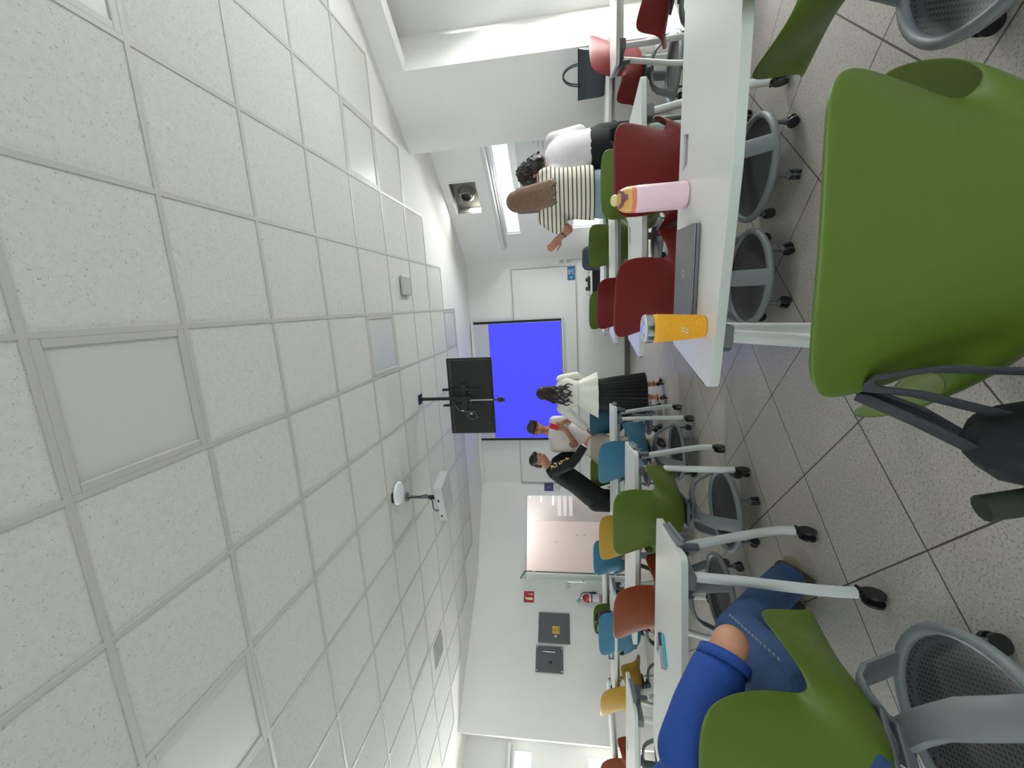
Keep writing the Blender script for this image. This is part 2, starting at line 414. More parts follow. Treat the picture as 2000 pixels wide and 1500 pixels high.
# skirting along the front wall, window frames, panes, blinds
mb = MB(); mb.box((-1.4, 7.722, .05), (4.40, .015, .10)); struct(obj('baseboard_front', mb, mat('grey_skirting', rgb(96, 96, 98), .5)))
FRM = mat('white_window_frame', rgb(222, 224, 224), .4)
GL = glass('window_glass', (.96, .99, 1, 1), .06)
for i, (a, b, s0, s1, z0, z1, pw) in enumerate(WIN):
    d = (b-a).normalized(); n = V(d.y, -d.x)
    def P(s, z, o): p = a+d*s+n*o; return (p.x, p.y, z)
    rot = Matrix(((d.x, n.x, 0), (d.y, n.y, 0), (0, 0, 1)))
    f = MB(); w = s1-s0; h = z1-z0; ft = .022
    for (cs, cz, ls, lz) in ((s0+ft/2, (z0+z1)/2, ft, h), (s1-ft/2, (z0+z1)/2, ft, h), ((s0+s1)/2, z0+ft/2, w-2*ft, ft), ((s0+s1)/2, z1-ft/2, w-2*ft, ft)):
        f.box(P(cs, cz, .05), (ls, .05, lz), rot)
    fo = struct(obj(f'window_{i+1}', f, FRM))
    g = MB(); g.box(P((s0+s1)/2, (z0+z1)/2, .05), (w-2*ft, .006, h-2*ft), rot); obj('pane', g, GL, fo)
def blind(a, b, s0, s1, z0, z1, label, lab2=None):
    d = (b-a).normalized(); n = V(d.y, -d.x); p = a+d*(s0+s1)/2-n*.055
    t = thing('roller_blind', label, 'blind', (p.x, p.y, z1), math.atan2(d.y, d.x))
    L = s1-s0
    f = MB(); f.cyl((-L/2, 0, 0), (L/2, 0, 0), .035); obj('roller', f, mat('blind_tube', rgb(206, 207, 204), .5), t, smooth='auto')
    f = MB(); f.box((0, -.02, -(z1-z0)/2), (L-.04, .003, z1-z0)); obj('fabric', f, mat('blind_fabric', rgb(190, 196, 200), .8, noise=.02), t)
    f = MB(); f.box((0, -.02, z0-z1), (L-.04, .018, .03)); obj('bottom_bar', f, SILVER, t, bevel=.004)
    return t
blind(BAY1A, BAY1B, .12, B1L-.33, 2.02, 2.30, 'grey roller blind half lowered in the near window bay')
blind(BAY2A, BAY2B, .05, B2L-.35, 2.185, 2.235, 'rolled up blind above the bright window strip near the round wall duct')
blind(LBA, LBB, .05, LBL-.05, 2.21, 2.27, 'rolled up blind in the window recess on the left side')
# ventilation recess high in the far bay
d = (BAY2B-BAY2A).normalized(); n = V(d.y, -d.x)
pv = BAY2A + d*(VENT[0]+VENT[1])/2
t = thing('wall_vent', 'grey square duct opening with a round crumpled hose, high in the window recess', 'vent', (pv.x, pv.y, (VENT[2]+VENT[3])/2), math.atan2(d.y, d.x))
w, h = VENT[1]-VENT[0], VENT[3]-VENT[2]
f = MB()
f.box((0, -.128, 0), (w+.06, .012, h+.06))
for (cx, cz, lx, lz) in ((-w/2+.004, 0, .008, h), (w/2-.004, 0, .008, h), (0, -h/2+.004, w-.016, .008), (0, h/2-.004, w-.016, .008)): f.box((cx, -.065, cz), (lx, .115, lz))
obj('recess', f, mat('duct_grey', rgb(120, 120, 114), .8, noise=.1, nscale=10), t)
f = MB()
for k in range(5):
    ring = [V((.13-.012*k)*math.cos(2*PI*i/40)*(1+.05*math.sin(7*i+k)), -.115+.02*k, (.13-.012*k)*math.sin(2*PI*i/40)*(1+.05*math.cos(5*i+k))) for i in range(40)]
    f.tube(ring, .014, 6, closed=True)
obj('hose', f, mat('crumpled_foil', rgb(130, 130, 126), .45, .6, bump=.6, bscale=60), t, smooth=True)
f = MB()
for (cx, cz, lx, lz) in ((-w/2-.012, 0, .024, h+.05), (w/2+.012, 0, .024, h+.05), (0, -h/2-.012, w, .024), (0, h/2+.012, w, .024)): f.box((cx, .004, cz), (lx, .008, lz))
obj('rim', f, WALL, t)

# ------------------------------------------------------------------ entrance: glass door and corridor
dd = (D1-D0).normalized(); dn = V(dd.y, -dd.x)
def PD(s, o): p = D0+dd*s+dn*o; return V(p.x, p.y)
CORR = mat('pale_pink_panel', rgb(226, 212, 208), .5)
a, b = PD(-1.6, 2.3), PD(3.6, 2.3)
wall('wall_corridor', a, b, 0, 3.0, material=mat('corridor_grey', rgb(196, 192, 190), .5))
a, b = PD(-1.6, .15), PD(-1.6, 2.3); wall('wall_corridor_end', a, b, 0, 3.0)
a, b = PD(3.6, 2.3), PD(3.6, .15); wall('wall_corridor_other_end', a, b, 0, 3.0)
mb = MB(); mb.prism([PD(-1.7, .16), PD(3.7, .16), PD(3.7, 2.5), PD(-1.7, 2.5)], 3.0, 3.05); struct(obj('ceiling_corridor', mb, GYPS))
ang = math.atan2(dd.y, dd.x)
t = thing('partition_panel', 'pale pink panel with small metal studs behind the glass door', 'panel', (*PD(1.45, 1.9), 0), ang)
f = MB(); f.box((0, 0, 1.15), (1.45, .05, 2.3)); obj('panel', f, CORR, t, bevel=.004)
for x, z in ((-.25, 1.55), (-.42, 1.05), (-.42, .88)):
    f = MB(); f.cyl((x, .024, z), (x, .04, z), .012); obj('stud', f, GREYD, t)
REFLM = mat('window_reflection_glow', rgb(255, 252, 248), .4, emit=.7)  # glowing strips stand in for windows reflected in the corridor glass
t = thing('window_reflection', 'bright white window reflections seen through the glass door', 'window', (*PD(.25, 2.2), 0), ang)
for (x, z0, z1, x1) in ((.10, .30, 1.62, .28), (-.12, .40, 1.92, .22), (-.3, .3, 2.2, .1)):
    f = MB(); f.box((x-.25, .03, (z0+z1)/2), (.03, .02, z1-z0)); f.box(((x+x1)/2-.25, .03, z1), (x1-x+.12, .02, .03)); obj('reflected_frame', f, REFLM, t)
for k in range(3):
    f = MB(); f.box((-.05, .045, 1.18+.14*k), (.8, .012, .09)); obj('reflected_band', f, mat('pale_reflection', rgb(236, 234, 236), .4), t)  # pale bars, reflections in the corridor glass put in as colour
# glass door leaf, hinged at the jamb beside the left wall
t = struct(thing('door_1', 'frameless glass door leaf standing ajar beside the fire extinguisher', 'door', (*PD(1.66, -.02), 0), R(-63)))
del t['label'], t['category']
f = MB(); f.box((.36, 0, 1.04), (.70, .010, 2.06)); obj('pane', f, glass('door_glass', (.86, .93, .90, 1), .10), t)
f = MB(); f.box((.36, 0, 2.075), (.70, .022, .012)); f.box((.0, 0, 1.04), (.012, .022, 2.06)); obj('edge_profile', f, GREYD, t)
f = MB(); f.cyl((.64, -.04, .95), (.64, -.04, 1.25), .012); f.cyl((.64, -.045, .99), (.64, .0, .99), .008); f.cyl((.64, -.045, 1.21), (.64, .0, 1.21), .008); obj('door_handle', f, CHROME, t, smooth='auto')
for z in (.35, 1.9):
    f = MB(); f.box((.03, 0, z), (.07, .03, .06)); obj('hinge', f, CHROME, t, bevel=.004)
f = MB()
for (s0, s1, z0, z1) in ((.19, .25, 0, 2.12), (1.70, 1.74, 0, 2.12), (.25, 1.70, 2.06, 2.12)):
    p = PD((s0+s1)/2, -.006); f.box((p.x, p.y, (z0+z1)/2), (s1-s0, .03, z1-z0), Euler((0, 0, ang)).to_matrix())
struct(obj('trim_4', f, FRM))
# ------------------------------------------------------------------ tables
def rounded(poly, r=.035, k=5):
    out = []; n = len(poly)
    for i in range(n):
        p0, p, p1 = Vector(poly[i-1]), Vector(poly[i]), Vector(poly[(i+1) % n])
        a = (p0-p).normalized(); b = (p1-p).normalized(); ang = a.angle(b); rr = r if ang < R(150) else .001
        if rr < .01: out.append(p); continue
        t = rr/math.tan(ang/2); t = min(t, (p0-p).length*.4, (p1-p).length*.4)
        q0, q1 = p+a*t, p+b*t
        for j in range(k+1):
            u = j/k; out.append(q0*(1-u)**2 + p*2*u*(1-u) + q1*u*u)
    return out
def make_table(label):
    """origin: middle of the back edge on the floor, back edge along x, user side towards -y"""
    t = thing('training_table', label, 'table', (0, 0, 0), 0, 'white training tables set in rows')
    zt, th = .72, .028
    # top with a cable slot cut through at the back
    hb, hf, dm, de = .69, .765, .52, .455
    out = rounded([(-hb, 0), (hb, 0), (hf, -de), (.15, -dm), (-.15, -dm), (-hf, -de)])
    slot = [(-.062, -.045), (.062, -.045), (.045, -.105), (-.045, -.105)]
    mb = MB(); bm = mb.bm
    vo = [bm.verts.new((p[0], p[1], zt)) for p in out]; vs = [bm.verts.new((p[0], p[1], zt)) for p in slot]
    ed = [bm.edges.new((vo[i], vo[(i+1) % len(vo)])) for i in range(len(vo))] + [bm.edges.new((vs[i], vs[(i+1) % 4])) for i in range(4)]
    bmesh.ops.triangle_fill(bm, use_beauty=True, edges=ed)
    ex = bmesh.ops.extrude_face_region(bm, geom=bm.faces[:])
    bmesh.ops.translate(bm, vec=(0, 0, -th), verts=[g for g in ex['geom'] if isinstance(g, bmesh.types.BMVert)])
    bmesh.ops.recalc_face_normals(bm, faces=bm.faces)
    for f in bm.faces:
        if abs(f.normal.z) < .5: f.material_index = 1
    top = obj('tabletop', mb, [WHITE, EDGE], t, bevel=.003)
    f = MB(); f.prism([(-.061, -.046), (.061, -.046), (.0445, -.104), (-.0445, -.104)], zt-th+.006, zt-th+.012); obj('cable_slot', f, BROWN, t)
    f = MB(); f.box((0, -.22, zt-th-.025), (1.18, .04, .045)); f.box((0, -.30, zt-th-.025), (1.18, .03, .045))
    obj('under_beam', f, LEGM, t, bevel=.004)
    for sx_ in (-1, 1):
        x0 = sx_*.61; x1 = sx_*.66
        f = MB(); f.box((x0, -.25, zt-th-.03), (.07, .30, .05)); obj('leg_mount', f, GREYP, t, bevel=.008)
        for sy_ in (-1, 1):
            yc = -.25
            pts = [(x0, yc+sy_*.10, zt-th-.01), (x0+sx_*.02, yc+sy_*.15, .45), (x0+sx_*.035, yc+sy_*.20, .24), (x0+sx_*.04, yc+sy_*.215, .15), (x0+sx_*.04, yc+sy_*.215, .085)]
            f = MB(); f.tube(pts, .021, 14, upv=(1, 0, 0)); lg = obj('leg', f, LEGM, t, smooth='auto')
            cx, cyy = x0+sx_*.04, yc+sy_*.215
            f = MB(); f.cyl((cx, cyy, .06), (cx, cyy, .09), .008, 10)
            for k in (-1, 1): f.cyl((cx+.012*k-.004, cyy-.022, .036), (cx+.012*k+.010*k-.004, cyy-.022, .036), .036, 24)
            f.box((cx-.004, cyy-.005, .058), (.030, .05, .022)); f.box((cx-.004, cyy+.03, .055), (.016, .026, .008), (R(20), 0, 0))
            obj('caster', f, BLACK, lg, smooth='auto')
        # grey hook bracket on the end of the top
        e0, e1 = V(sx_*(hb+.006), -.10), V(sx_*(hf-.012), -.36); mid = (e0+e1)/2; an = math.atan2(e1.y-e0.y, e1.x-e0.x)
        ox = V(sx_*.012, 0)
        f = MB(); f.box((mid.x+ox.x, mid.y, zt-.024), ((e1-e0).length, .012, .030), Euler((0, 0, an)).to_matrix())
        f.box((mid.x+ox.x+sx_*.012, mid.y, zt-.034), ((e1-e0).length*.92, .014, .012), Euler((0, 0, an)).to_matrix())
        obj('end_bracket', f, GREYP, t, bevel=.004)
        f = MB(); f.box((sx_*.645, -.17, zt-th-.035), (.07, .10, .055)); f.cyl((sx_*.66, -.12, zt-th-.09), (sx_*.66, -.12, zt-th-.01), .016, 14); f.cyl((sx_*.67, -.23, zt-th-.11), (sx_*.67, -.23, zt-th-.02), .018, 14)
        obj('hook_block', f, GREYD, t, bevel=.006)
    return t
TABLES = [  # x, y of the middle of the back edge, rotation, label
    (.50, 1.695, R(-3.2), 'white table nearest the camera carrying the laptop, pink bottle and yellow tumbler'),
    (.41, 2.975, 0, 'white table standing directly beyond the two big red chairs'),
    (.36, 4.265, 0, 'white table before the smaller dark red chair, beyond the green chair behind the girl'),
    (.36, 5.36, 0, 'white table closest to the front wall beneath the whiteboard'),
    (-1.795, 1.98, 0, 'white table with two pens and the blue shirted person at it'),
    (-1.79, 3.13, 0, 'white table between the bright green chair and the light blue chair beside the aisle'),
    (-1.78, 4.33, 0, 'white table whose end stands by the woman in the black skirt'),
    (-3.87, 3.06, R(1), 'white table under the yellow chair close to the blue shirted person'),
    (-3.93, 4.42, R(1), 'white table in front of the orange chair, tapering to a tip near the yellow chair'),
    (-4.00, 5.62, R(8), 'white table beside the fire extinguisher wall'),
    (-5.95, 4.55, R(44), 'white table pushed along the left wall before the window recess'),
    (2.58, 4.03, R(-4), 'white table by the window bay, between two red chairs'),
    (1.97, 4.66, R(-7), 'short white table below the wide white column, the black handbag on it'),
]
proto = make_table('')
for i, (x, y, a, lab) in enumerate(TABLES):
    o = proto if i == 0 else dup(proto, (0, 0, 0), 0, '')
    o.location = (x, y, 0); o.rotation_euler = (0, 0, a); o['label'] = lab
    if lab.startswith('short'): o.scale = (.48, 1, 1)

# ------------------------------------------------------------------ shell chairs
ROWSH = [  # y, z, half width, edge lift, edge forward
    (.252, .408, .170, 0, -.015), (.240, .434, .220, .006, -.012), (.185, .440, .252, .020, 0), (.13, .437, .272, .040, 0), (.075, .433, .290, .095, .004),
    (.025, .430, .312, .200, .022), (-.035, .432, .324, .252, .046), (-.09, .438, .316, .246, .044), (-.14, .454, .284, .205, .026), (-.18, .496, .236, .142, .026),
    (-.203, .565, .208, .088, .066), (-.219, .645, .210, .036, .082), (-.231, .73, .226, .010, .076), (-.243, .81, .236, .002, .060), (-.254, .870, .236, -.006, .044), (-.262, .912, .222, -.014, .034), (-.266, .930, .180, -.012, .02)]
def shell_mesh(material):
    mb = MB(); bm = mb.bm; NU = 12; g = []
    for (y, z, w, l, fwd) in ROWSH:
        row = []
        for k in range(NU+1):
            u = -1+2*k/NU; q = abs(u)
            row.append(bm.verts.new((w*u, y + fwd*q**2.2, z + l*q**3 - .008*(1-q*q)*(1 if z < .46 else 0))))
        g.append(row)
    for a, b in zip(g, g[1:]):
        for k in range(NU): bm.faces.new((a[k], a[k+1], b[k+1], b[k]))
    return obj('seat_shell', mb, material, None, smooth=True, solid=.009, sub=2)
CCOL = {'green': (84, 106, 32), 'red': (116, 24, 25), 'blue': (66, 124, 152), 'teal': (48, 94, 110), 'yellow': (190, 150, 54), 'orange': (132, 58, 18), 'lime': (84, 108, 30)}
CMAT = {k: mat(k+'_shell_plastic', rgb(*v), .42, noise=.02, nscale=6, bump=.05, bscale=900) for k, v in CCOL.items()}
SHELLS = {}
def make_base(t):
    """swivel mount, three struts, storage tray with rim, five casters; everything about the chair's own axis"""
    parts = []
    f = MB(); f.cyl((0, 0, .325), (0, 0, .405), .042); f.box((0, -.01, .408), (.17, .20, .018)); f.box((0, 0, .355), (.11, .10, .03))
    obj('swivel_mount', f, GREYD, t, bevel=.006); f = MB()
    # struts: wide flat bars
    for k in range(3):
        a = PI/2 + 2*PI*k/3 + PI
        ca, sa = math.cos(a), math.sin(a); f = MB()
        pts = [(.03, .345), (.11, .342), (.165, .325), (.205, .285), (.235, .215), (.258, .165), (.262, .150)]
        rg = []
        for i, (r, z) in enumerate(pts):
            w = .036 + .006*(i > 2); tn = .011
            j0, j1 = max(i-1, 0), min(i+1, len(pts)-1); dr, dz = pts[j1][0]-pts[j0][0], pts[j1][1]-pts[j0][1]; L = math.hypot(dr, dz); nr, nz = -dz/L, dr/L
            ring = []
            for (u, v) in ((-1, -.4), (-.8, -1), (.8, -1), (1, -.4), (1, .4), (.8, 1), (-.8, 1), (-1, .4)):
                rr = r + nr*tn*v; zz = z + nz*tn*v
                ring.append((ca*rr - sa*u*w, sa*rr + ca*u*w, zz))
            rg.append(ring)
        f.rings(rg); parts.append(obj('strut', f, GREYP, t, smooth='auto'))
    f = MB(); N = 40; rg = []
    prof = [(.262, .122), (.274, .128), (.279, .142), (.272, .156), (.258, .160), (.246, .150), (.245, .132)]
    rg = [[(r*math.cos(2*PI*i/N), r*math.sin(2*PI*i/N), z) for i in range(N)] for r, z in prof]
    f.rings(rg, False, True); parts.append(obj('tray_rim', f, GREYP, t, smooth=True))
    f = MB(); f.lathe([(.012, .112), (.15, .110), (.225, .114), (.25, .134), (.25, .140), (.222, .122), (.15, .118), (.012, .120)], 40); parts.append(obj('storage_tray', f, TRAYM, t, smooth='auto'))
    for k in range(5):
        a = PI/2 + 2*PI*k/5; ca, sa = math.cos(a), math.sin(a); r = .235
        c = V(ca*r, sa*r, 0); tn = V(-sa, ca, 0)
        f = MB(); f.cyl(c+V(0, 0, .045), c+V(0, 0, .115), .011, 10); f.box(c+V(0, 0, .058), (.034, .024, .022), Euler((0, 0, a+PI/2)).to_matrix())
        cs = obj('caster', f, GREYD, t, bevel=.004); parts.append(cs)
        f = MB()
        for s in (-1, 1): f.cyl(c+tn*(s*.007)+V(0, 0, .028), c+tn*(s*.021)+V(0, 0, .028), .0275, 18)
        obj('wheel', f, BLACK, cs, smooth='auto')
chairs = {}
def chair(colour, x, y, head, label, base=None, group='plastic shell chairs on wheeled tray bases'):
    """head: direction the sitter faces, degrees (90 = towards the front wall); base: turn of the swivelling base"""
    first = not chairs
    if first:
        t = thing('shell_chair', label, 'chair', (0, 0, 0), 0, group); sh = shell_mesh(CMAT[colour]); sh.parent = t
        make_base(t); chairs['proto'] = t; SHELLS[colour] = sh.data
    else:
        t = dup(chairs['proto'], (0, 0, 0), 0, label, group)
    t.location = (x, y, 0); t.rotation_euler = (0, 0, R(head-90)); t.scale = (.96, 1, .965)
    for ch in t.children:
        nm = ch.name.split('.')[0]
        if nm == 'seat_shell':
            if colour not in SHELLS:
                me = SHELLS[list(SHELLS)[0]].copy(); me.materials.clear(); me.materials.append(CMAT[colour]); SHELLS[colour] = me
            ch.data = SHELLS[colour]
        elif base is not None: ch.rotation_euler = (0, 0, R(base-(head-90)))
    return t
nearest = chair('lime', .052, .845, 92, 'large lime green chair nearest the camera with a black bag strapped to it', base=0)
nearest.scale = (.93, 1, .895)
chair('green', .86, 1.28, 92, 'dark green chair pushed under the near table, cut off by the picture edge', base=62)
chair('lime', -1.15, .965, 101, 'lime green chair in which the blue shirted person sits', base=-56)
chair('red', .075, 2.50, 66, 'big red chair directly behind the closed laptop', base=0)
chair('red', .645, 2.52, 90, 'big red chair directly behind the pink bottle', base=12)
chair('red', .03, 3.80, 70, 'smaller dark red chair beyond the big red chair behind the laptop', base=60)
chair('green', .79, 3.28, 86, 'green chair right behind the girl in the striped shirt', base=30)
chair('green', -.06, 5.02, 74, 'green chair peeking out past the smaller dark red chair', base=20)
chair('green', .62, 4.90, 78, 'green chair in front of the dark grey office chair', base=40)
chair('green', -1.42, 2.66, 90, 'green chair at the aisle end of the second table row, tray base in full view', base=6)
chair('orange', -2.06, 2.66, 80, 'orange chair turned sideways, next to the green aisle chair', base=50)
chair('blue', -1.46, 3.86, 78, 'light blue chair at the aisle behind the green one', base=-8)
chair('yellow', -2.32, 3.9, 96, 'yellow chair half hidden behind the green aisle chair', base=30)
chair('teal', -1.50, 5.30, 86, 'dark teal chair partly hidden by the black skirt', base=10)
chair('green', -2.24, 5.35, 92, 'dark green chair just below the khaki trousers', base=40)
chair('blue', -3.30, 4.98, 102, 'blue chair standing alone before the glass door', base=25)
chair('green', -4.40, 5.22, 95, 'green chair under the fire extinguisher, a black jacket over it', base=5)
chair('blue', -3.70, 4.16, 105, 'light blue chair with a black bag hanging behind the orange chair', base=35)
chair('yellow', -4.36, 4.02, 78, 'yellow chair turned sideways beside the left wall tables', base=15)
chair('orange', -5.80, 4.28, 92, 'orange chair by the bright window at the far left wall', base=0)
chair('red', 1.99, 3.27, 120, 'dark red chair at the picture edge in front of the near window bay', base=20)
chair('red', 2.02, 4.3, 118, 'red chair beside the black handbag under the white column', base=45)

# ------------------------------------------------------------------ things on the near table
t = thing('water_bottle', 'pale pink insulated bottle with an orange flip lid', 'bottle', (.345, 1.585, .72))
f = MB(); f.lathe([(.030, 0), (.042, .003), (.0455, .010), (.0455, .165), (.0445, .176)], 40); obj('body', f, mat('pink_powder_coat', rgb(236, 205, 214), .4), t, smooth='auto')
f = MB(); f.lathe([(.0445, .176), (.0445, .190), (.042, .192)], 40); obj('collar', f, mat('coral_plastic', rgb(224, 128, 100), .45), t, smooth='auto')
f = MB(); f.lathe([(.0435, .1905), (.043, .205), (.038, .222), (.028, .234), (.012, .239)], 36); obj('lid', f, mat('amber_plastic', rgb(222, 172, 92), .4), t, smooth='auto')
f = MB(); f.ball((0, -.008, .247), (.020, .024, .016)); obj('mouthpiece', f, mat('cream_plastic', rgb(226, 212, 150), .45), t, smooth=True)
f = MB(); f.tube([(.026*math.cos(a), -.014-.030*math.sin(a), .232-.010*math.sin(a)) for a in [PI*k/12 for k in range(13)]], .0055, 8)
f.box((0, -.043, .218), (.016, .012, .022)); obj('carry_loop', f, mat('plum_plastic', rgb(122, 66, 84), .4), t, smooth='auto')
YEL = mat('yellow_silicone', rgb(240, 176, 40), .55)
t = thing('tumbler', 'yellow dimpled tumbler with a steel rim and clear lid', 'tumbler', (-.098, 1.352, .72))
f = MB(); f.lathe([(.024, 0), (.032, .002), (.0345, .008), (.0445, .150), (.0445, .156), (.043, .158)], 48); obj('sleeve', f, YEL, t, smooth='auto')
f = MB()
for r in range(20):                                     # raised dots of the dimpled sleeve
    z = .014 + r*.0068; rad = .0345 + (z-.008)*(.010/.142)
    for k in range(30):
        a = 2*PI*(k+.5*(r % 2))/30
        f.ball((rad*math.cos(a), rad*math.sin(a), z), (.0024, .0024, .0024), n=6, m_=4)
obj('dimples', f, YEL, t, smooth=True)
f = MB(); f.lathe([(.043, .158), (.0455, .159), (.0465, .166), (.0465, .178), (.0445, .180)], 40); obj('steel_rim', f, CHROME, t, smooth='auto')
f = MB(); f.lathe([(.0440, .1795), (.0440, .186), (.040, .188), (.030, .184), (.004, .184)], 40); f.box((0, -.015, .190), (.022, .036, .006)); obj('clear_lid', f, mat('clear_lid_plastic', rgb(205, 212, 222), .12, spec=.8), t, smooth='auto')
f = MB()
for k in range(4): f.ball((.0405*math.cos(-1.9+.11*k), .0405*math.sin(-1.9+.11*k), .062+.012*(k % 2)), (.0022, .0022, .0055), n=8, m_=5)
obj('white_print', f, TEXTW, t)
t = thing('laptop', 'closed grey laptop lying on the near white table', 'laptop', (.075, 1.53, .72), R(-3))
f = MB(); f.prism(rounded([(-.155, -.108), (.155, -.108), (.155, .108), (-.155, .108)], .012), .003, .013); obj('base', f, mat('laptop_grey', rgb(112, 114, 118), .35, .5), t, bevel=.0015)
f = MB(); f.prism(rounded([(-.155, -.108), (.155, -.108), (.155, .108), (-.155, .108)], .012), .0145, .0215); obj('lid', f, mat('laptop_lid', rgb(124, 126, 130), .33, .5), t, bevel=.0015)
f = MB(); f.lathe([(.0005, .0214), (.016, .0214), (.016, .0220), (.0005, .0220)], 28); em = obj('emblem', f, mat('emblem_silver', rgb(176, 178, 182), .3, .6), t)
text_mesh('letters', 'hp', .018, mat('emblem_dark', rgb(105, 107, 112), .4), em, Matrix.Translation((0, .001, .0222)) @ Matrix.Rotation(0, 4, 'Z'))
f = MB()
for sx_ in (-.12, .12):
    for sy_ in (-.08, .08): f.cyl((sx_, sy_, 0), (sx_, sy_, .003), .007, 10)
obj('rubber_foot', f, BLACK, t)
# pens on the table of the blue shirted person
def pen(label, x, y, a, c1, c2, r, L):
    t = thing('pen', label, 'pen', (x, y, .72+r), a)
    f = MB(); f.cyl((-L/2, 0, 0), (L*.15, 0, 0), r, 14); obj('barrel', f, c2, t, smooth='auto')
    f = MB(); f.cone((L*.15, 0, 0), (L*.46, 0, 0), r*1.12, r*.95, 14); f.ball((L*.46, 0, 0), r*.95, n=12, m_=8); obj('cap', f, c1, t, smooth='auto')
    f = MB(); f.box((L*.3, 0, r*1.0), (L*.26, r*.5, .003)); obj('clip', f, SILVER, t)
pen('thick dark marker with a white tip lying by the blue sleeve', -1.70, 1.765, R(38), mat('marker_navy', rgb(58, 62, 88), .4), mat('marker_silver', rgb(176, 176, 176), .35, .3), .011, .15)
pen('slim turquoise pen lying beside the thick dark marker', -1.668, 1.735, R(36), mat('turquoise', rgb(70, 190, 200), .4), mat('turquoise', rgb(70, 190, 200), .4), .006, .14)

# ------------------------------------------------------------------ ceiling fixtures
t = thing('television', 'black flat television seen from behind, hung from the ceiling', 'television', (-1.095, 4.83, 0), 0)
f = MB(); f.box((0, .02, 2.365), (.97, .035, .57)); obj('screen_housing', f, BLACK, t, bevel=.006)
BKP = mat('tv_back_plastic', rgb(19, 20, 21), .6, noise=.1, nscale=8)
f = MB(); f.box((0, -.010, 2.34), (.93, .03, .50)); obj('back_cover', f, BKP, t, bevel=.008)
f = MB(); f.box((0, -.012, 2.602), (.93, .02, .03)); obj('top_vent', f, mat('vent_dark', rgb(52, 51, 49), .6), t, bevel=.003)
for sx_ in (-1, 1):
    f = MB(); f.box((sx_*.10-.0, -.038, 2.46), (.03, .02, .45)); f.box((sx_*.10, -.045, 2.70), (.028, .028, .022)); obj('mount_rail', f, BLACKM, t, bevel=.002)
    f = MB(); f.box((sx_*.35, -.028, 2.13), (.11, .012, .035)); obj('speaker_grille', f, BLACKM, t, bevel=.003)
f = MB(); f.box((0, -.05, 2.44), (.34, .02, .07)); obj('mount_plate', f, BLACKM, t, bevel=.003)
f = MB(); f.box((0, -.10, 2.66), (.036, .036, .665)); f.box((0, -.10, ZC-.006), (.12, .12, .01)); f.box((0, -.075, 2.42), (.05, .05, .10)); obj('ceiling_pole', f, BLACKM, t, bevel=.003)
f = MB(); f.tube([(-.05, -.05, 2.60), (-.16, -.055, 2.52), (-.19, -.055, 2.40), (-.18, -.055, 2.32), (-.26, -.05, 2.28), (-.29, -.05, 2.36), (-.24, -.05, 2.42), (-.19, -.05, 2.36)], .004, 6); obj('cable', f, mat('grey_cable', rgb(120, 122, 120), .5), t, smooth=True)
for (x, z) in ((-.17, 2.47), (-.21, 2.36)):
    f = MB(); f.box((x, -.055, z), (.012, .012, .03)); obj('cable_plug', f, TEXTW, t)
f = MB()
for (x, z) in ((-.06, 2.36), (.06, 2.36), (-.09, 2.36), (.10, 2.40)): f.cyl((x, -.03, z), (x, -.05, z), .006, 8)
obj('bolt', f, CHROME, t)
t = thing('camera_on_pole', 'small black camera at the end of a thin silver rod below the television', 'camera', (-1.115, 4.705, 0), 0)
f = MB(); f.cyl((0, 0, 2.05), (0, 0, 2.34), .008, 12); obj('rod', f, mat('silver_rod', rgb(170, 170, 168), .35, .6), t, smooth='auto')
f = MB(); f.box((0, .012, 2.36), (.03, .03, .06)); obj('clamp', f, BLACKM, t, bevel=.003)
f = MB(); f.ball((0, 0, 2.05), .014); f.cyl((0, 0, 1.99), (0, 0, 2.05), .011, 12); obj('ball_joint', f, BLACKM, t, smooth='auto')
f = MB(); f.box((0, 0, 1.975), (.055, .04, .05)); f.cyl((0, -.03, 1.965), (0, -.02, 1.965), .014, 16); f.box((.0, 0, 1.935), (.045, .035, .03)); obj('camera_body', f, BLACK, t, bevel=.005)
t = thing('projector', 'white projector hanging from the ceiling on a short dark pole', 'projector', (-2.07, 4.05, 0), R(-14))
f = MB(); f.box((0, .03, 2.575), (.46, .31, .10)); obj('housing', f, SILVER, t, bevel=.015, segs=3)
f = MB(); f.box((-.01, -.126, 2.57), (.30, .004, .05)); obj('rear_panel', f, mat('projector_rear', rgb(200, 200, 198), .5), t)
f = MB(); f.cyl((-.15, -.127, 2.575), (-.15, -.132, 2.575), .012, 14); f.box((.06, -.129, 2.58), (.03, .005, .02)); obj('connector', f, BLACK, t)
f = MB(); f.cyl((.12, .18, 2.575), (.12, .21, 2.575), .038, 24); obj('lens', f, BLACK, t, smooth='auto')
f = MB(); f.cyl((0, 0, 2.62), (0, 0, 2.74), .024, 16); f.box((0, 0, 2.632), (.16, .14, .014)); obj('mount', f, BLACKM, t, smooth='auto')
f = MB(); f.cyl((0, 0, 2.72), (0, 0, ZC-.004), .018, 16); f.cyl((0, 0, ZC-.012), (0, 0, ZC-.002), .05, 20); obj('pole', f, mat('grey_pole', rgb(120, 122, 122), .4, .5), t, smooth='auto')
f = MB(); f.tube([(0, -.02, 2.98), (.03, -.03, 2.85), (.07, -.04, 2.74), (.0, -.06, 2.68), (-.05, -.12, 2.66), (-.06, -.15, 2.62), (-.06, -.14, 2.59)], .006, 8); obj('cable', f, BLACK, t, smooth=True)
t = thing('wireless_access_point', 'white rounded disc fixed under the ceiling beside the projector pole', 'wireless router', (-1.90, 3.80, ZC-.005))
f = MB(); f.lathe([(.02, -.042), (.07, -.042), (.105, -.036), (.122, -.024), (.122, -.012), (.112, -.006), (.02, -.006)], 40); obj('housing', f, mat('white_router', rgb(224, 226, 228), .35), t, smooth=True)
